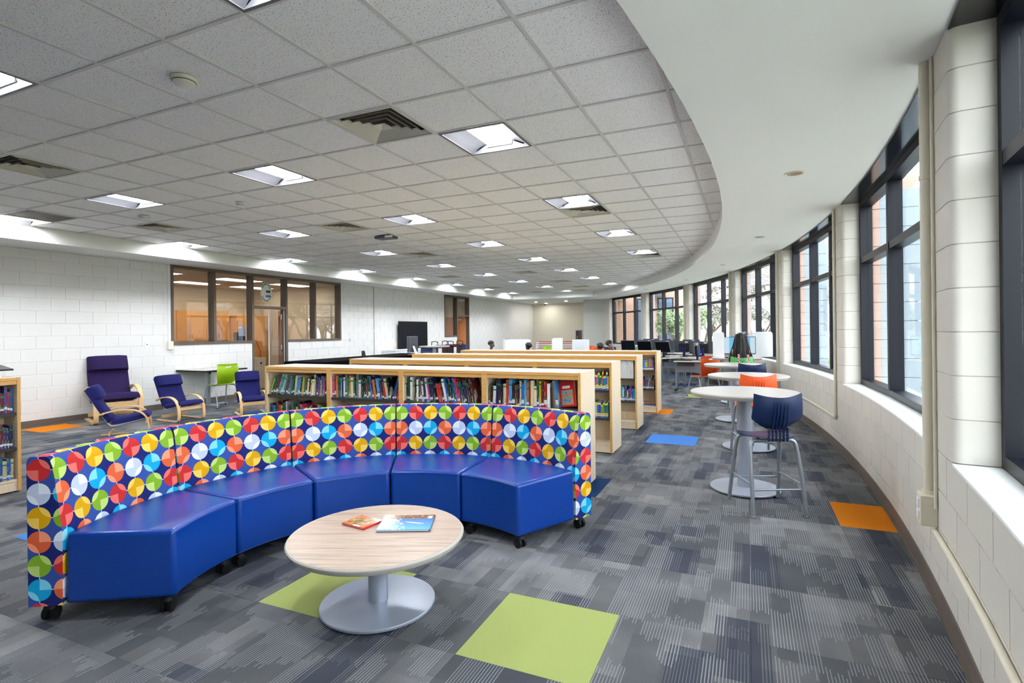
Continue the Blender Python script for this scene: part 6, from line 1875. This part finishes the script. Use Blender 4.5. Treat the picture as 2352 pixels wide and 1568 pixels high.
# second office opening with its door ajar
w = office_window(9, 'narrow brown framed side window beside the far wood door', 17.6, 19.58, 1.239, SOF, [(18.58, 0.0)])
q = MB(); q.box(FX0, 17.65, 1.235, FX1, 18.553, 1.295); q.build('bottom_rail', M_['frameb'], w)
q = MB(); q.box(FX0, 18.607, 2.045, FX1 - 0.003, 19.53, 2.105); q.build('door_head', M_['frameb'], w)
q = MB(); q.box(FX0, 19.53, 0.0, FX1, 19.58, 1.24); q.build('jamb', M_['frameb'], w)
for a, c, z0, z1 in ((17.65, 18.553, 1.295, 2.79), (18.607, 19.53, 2.105, 2.79)):
    q = MB(); q.box(WX - 0.085, a, z0, WX - 0.079, c, z1); q.build('pane', M_['iglass'], w)
t = hub('door_2', label='plain orange wood door ajar at the far side window', loc=(WX - 0.12, 19.52, 0), rotz=rad(-62))
b = MB(); b.box(-0.045, -0.88, 0.02, 0.0, 0.0, 2.03); b.build('leaf', M_['doorw'], t)
q = MB(); q.box(0.0, -0.5, 1.9, 0.05, -0.2, 1.96); q.build('closer', M_['silver'], t)
q = MB(); q.tube([(0.05, -0.82, 1.0), (0.05, -0.72, 1.0)], 0.011, 8); q.build('handle', M_['silver'], t)
b = MB(); b.box(-13.2, 16.6, 0, -13.0, 20.4, 2.9); tag(b.build('wall_storeroom_back', beige), 'beige back wall of the far side room', kind='structure')
b = MB(); b.box(-13.0, 16.6, 0, -10.71, 16.8, 2.9); b.box(-13.0, 20.2, 0, -10.71, 20.4, 2.9); tag(b.build('wall_storeroom_side', beige), 'beige side walls of the far side room', kind='structure')
b = MB(); b.box(-13.2, 16.6, 2.84, -10.71, 20.4, 2.9); tag(b.build('ceiling_storeroom', ctile), 'tan ceiling of the far side room', kind='structure')
t = thing('office_light', 'ceiling light of the far side room', 'ceiling light', (-11.9, 18.4, 2.84), group='office ceiling lights')
b = MB(); b.box(-0.3, -0.6, -0.012, 0.3, 0.6, -0.0015); b.build('frame', M_['white'], t)
b = MB(); b.box(-0.25, -0.55, -0.016, 0.25, 0.55, -0.0125); b.build('lens', bpy.data.materials['office_lens'], t)
t = hub('door_3', label='second orange wood door inside the far side room', loc=(-12.98, 18.9, 0))
b = MB(); b.box(0, 0, 0.02, 0.045, 0.85, 2.03); b.build('leaf', M_['doorw'], t)
b = MB(); b.box(0.045, 0.55, 0.9, 0.05, 0.7, 1.8); b.build('vision_pane', M_['offwhite'], t)

# ------------------------------------------------------------------ outdoors
lawn = NT('lawn'); lf = lawn.noise(lawn.pos(), 8.0, 4.0)
lawn = lawn.bsdf(lawn.mix(lf, rgb(100, 112, 62), rgb(134, 140, 88)), 0.95)
b = MB(); b.box(-40, -60, -0.40, 90, 110, -0.30); tag(b.build('ground', lawn), 'lawn outside the windows', kind='structure')
b = MB(); pbox(b, -14, 26, RW + 0.75, RW + 4.6, -0.3, -0.17, 40); tag(b.build('path', mat('concrete_path', rgb(196, 192, 186), 0.9, var=0.06, bump=0.2)), 'pale concrete path along the outside of the curved wall', kind='structure')  # extra width added so the pale paving bounces daylight up to the ceiling
brick = brickwork('orange_brick', rgb(206, 160, 138), rgb(196, 148, 124), rgb(214, 194, 178))
def building(label, x0, y0, x1, y1, h, wins, roof=(150, 140, 130), face='y'):
    t = thing('brick_building', label, 'building', ((x0 + x1) / 2, (y0 + y1) / 2, -0.3))
    hx, hy = (x1 - x0) / 2, (y1 - y0) / 2
    b = MB(); b.box(-hx, -hy, 0, hx, hy, h); b.build('wall', brick, t)
    b = MB(); b.box(-hx - 0.15, -hy - 0.15, h, hx + 0.15, hy + 0.15, h + 0.3); b.build('roof_edge', mat('roof_coping', rgb(*roof), 0.7), t)
    b = MB(); b.box(-hx - 0.03, -hy - 0.03, 0, hx + 0.03, hy + 0.03, 0.9); b.build('stone_base', mat('pale_stone', rgb(208, 190, 176), 0.9), t)
    for a, z0, wd, hh in wins:
        q = MB()
        if face == 'y': q.box(a - wd / 2, -hy - 0.06, z0, a + wd / 2, -hy + 0.02, z0 + hh)
        else: q.box(-hx - 0.06, a - wd / 2, z0, -hx + 0.02, a + wd / 2, z0 + hh)
        wi = q.build('window', M_['frame'], t)
        for k in range(2):
            q = MB(); o0 = a - wd / 2 + 0.05 + k * wd / 2
            if face == 'y': q.box(o0, -hy - 0.075, z0 + 0.06, o0 + wd / 2 - 0.1, -hy - 0.06, z0 + hh - 0.06)
            else: q.box(-hx - 0.075, o0, z0 + 0.06, -hx - 0.06, o0 + wd / 2 - 0.1, z0 + hh - 0.06)
            q.build('pane', mat('reflective_pane', rgb(120, 140, 170), 0.1, 0.3) if 'reflective_pane' not in bpy.data.materials else bpy.data.materials['reflective_pane'], wi)
    return t
building('orange brick wing beyond the far windows', -5.7, 25.6, -2.9, 40, 6.5, [(-0.1, 0.9, 0.7, 2.3), (0.85, 0.9, 0.7, 2.3)])
building('low orange brick building across the lawn', 24, 8, 34, 46, 5.0, [(-15 + 3.2 * k, 1.0, 1.6, 2.0) for k in range(10)], face='x')
t = thing('awning', 'dark slate awning on the brick wing', 'awning', (-3.95, 25.0, 2.95))
b = MB(); b.hexa([(-0.5, -0.6, 0.0), (0.5, -0.6, 0.0), (0.5, 0.42, 0.0), (-0.5, 0.42, 0.0), (-0.5, -0.6, 0.35), (0.5, -0.6, 0.35), (0.5, 0.42, 0.8), (-0.5, 0.42, 0.8)]); b.build('canopy', M_['darkgrey'], t)
b = MB(); b.box(-0.52, -0.62, -0.05, 0.52, -0.58, 0.05); b.build('valance', M_['darkgrey'], t)
t = thing('garden_bench', 'pale stone bench on the lawn outside the second window', 'bench', (13.6, 25.5, -0.3), rad(30))
stone = mat('bench_stone', rgb(206, 200, 188), 0.9)
b = MB(); b.box(-0.7, -0.2, 0.42, 0.7, 0.2, 0.5); b.build('seat', stone, t)
for sx in (-1, 1):
    q = MB(); q.box(sx * 0.5 - 0.08, -0.16, 0, sx * 0.5 + 0.08, 0.16, 0.42); q.build('support', stone, t)
bark = mat('bark', rgb(124, 108, 96), 0.9, var=0.2, bump=0.5, bscale=30)
blossom = mat('white_blossom', rgb(206, 204, 198), 0.9, var=0.35, scale=40); leafm = mat('spring_leaf', rgb(140, 158, 116), 0.9, var=0.2); needle = mat('evergreen', rgb(84, 100, 84), 0.9, var=0.25); twigm = mat('winter_twigs', rgb(164, 158, 146), 0.9, var=0.3, scale=30)
def tree(label, x, y, h, spread, seed, leaves, lm, leafsize=0.09, trunk=0.15):
    R0 = random.Random(seed)
    t = thing('tree', label, 'tree', (x, y, -0.3))
    b = MB(); tips = []
    def grow(p, d, L, r, depth):
        q = p + d * L
        mid = p + d * (L * 0.5) + Vector((R0.uniform(-1, 1), R0.uniform(-1, 1), 0)) * L * 0.05
        b.tube([p, mid, q], [r, r * 0.85, r * 0.65], 6 if depth < 2 else 4)
        if depth >= 4: tips.append((p, q)); return
        for _ in range(3 if depth < 3 else 2):
            nd = (d + Vector((R0.uniform(-1, 1), R0.uniform(-1, 1), R0.uniform(-0.15, 0.75))) * spread).normalized()
            grow(p + d * L * R0.uniform(0.6, 1.0), nd, L * (R0.uniform(0.62, 0.8) if depth else R0.uniform(1.0, 1.3)), r * 0.6, depth + 1)
    grow(Vector((0, 0, 0)), Vector((R0.uniform(-0.05, 0.05), R0.uniform(-0.05, 0.05), 1)).normalized(), h * trunk, h * 0.016, 0)
    b.build('branches', bark, t, fix=False)
    f = MB()
    for k in range(leaves):
        p, q = R0.choice(tips)
        c = p.lerp(q, R0.uniform(0.1, 1.1)) + Vector((R0.gauss(0, 1), R0.gauss(0, 1), R0.gauss(0, 1))) * h * 0.02
        a = Vector((R0.uniform(-1, 1), R0.uniform(-1, 1), R0.uniform(-1, 1))).normalized() * leafsize * R0.uniform(0.5, 1.2); e = a.orthogonal().normalized() * leafsize * R0.uniform(0.4, 0.9)
        f.face([c - a, c - e * 0.6, c + a, c + e * 0.6])
    tag(f.build('blossoms' if lm is blossom else 'foliage', lm, t, fix=False), kind='stuff')
    return t
tree('blossoming tree with white flowers outside the fifth window', -1.7, 25.2, 6.2, 0.75, 3, 9000, blossom, 0.085)
tree('second blossoming tree farther along the lawn', 0.5, 24.6, 6.5, 0.75, 4, 9000, blossom, 0.09)
tree('third blossoming tree past the fourth window', 3.0, 26.0, 7.5, 0.75, 14, 9000, blossom, 0.09)
tree('tree in first green leaf before the brick wing', -2.6, 23.2, 5.0, 0.7, 5, 3600, leafm, 0.08)
tree('tall evergreen behind the blossom trees', 12.5, 30.0, 12.0, 0.6, 6, 5200, needle, 0.2)
tree('bare twiggy tree outside the second window', 4.6, 15.6, 6.5, 0.55, 7, 700, blossom, 0.05)
tree('bare tree with pale buds beside the low brick building', 17.0, 30.0, 10.0, 0.6, 8, 2200, blossom, 0.1)
tree('evergreen tree beside the low brick building', 14.5, 38.0, 13.0, 0.55, 9, 4500, needle, 0.22)
tree('bare tree across the lawn near the first window', 19.0, 20.0, 10.0, 0.6, 10, 1500, blossom, 0.1)
for k, (x, y, h) in enumerate([(-0.5, 33, 10), (2.2, 35, 11), (5.0, 33, 10), (8.0, 36, 12), (11.5, 33, 10), (15.5, 35, 12)]):
    tree('grey bare winter tree in the woods beyond the lawn, ' + nth(k) + ' from the brick wing', x, y, h, 0.7, 20 + k, 7000, twigm, 0.12)
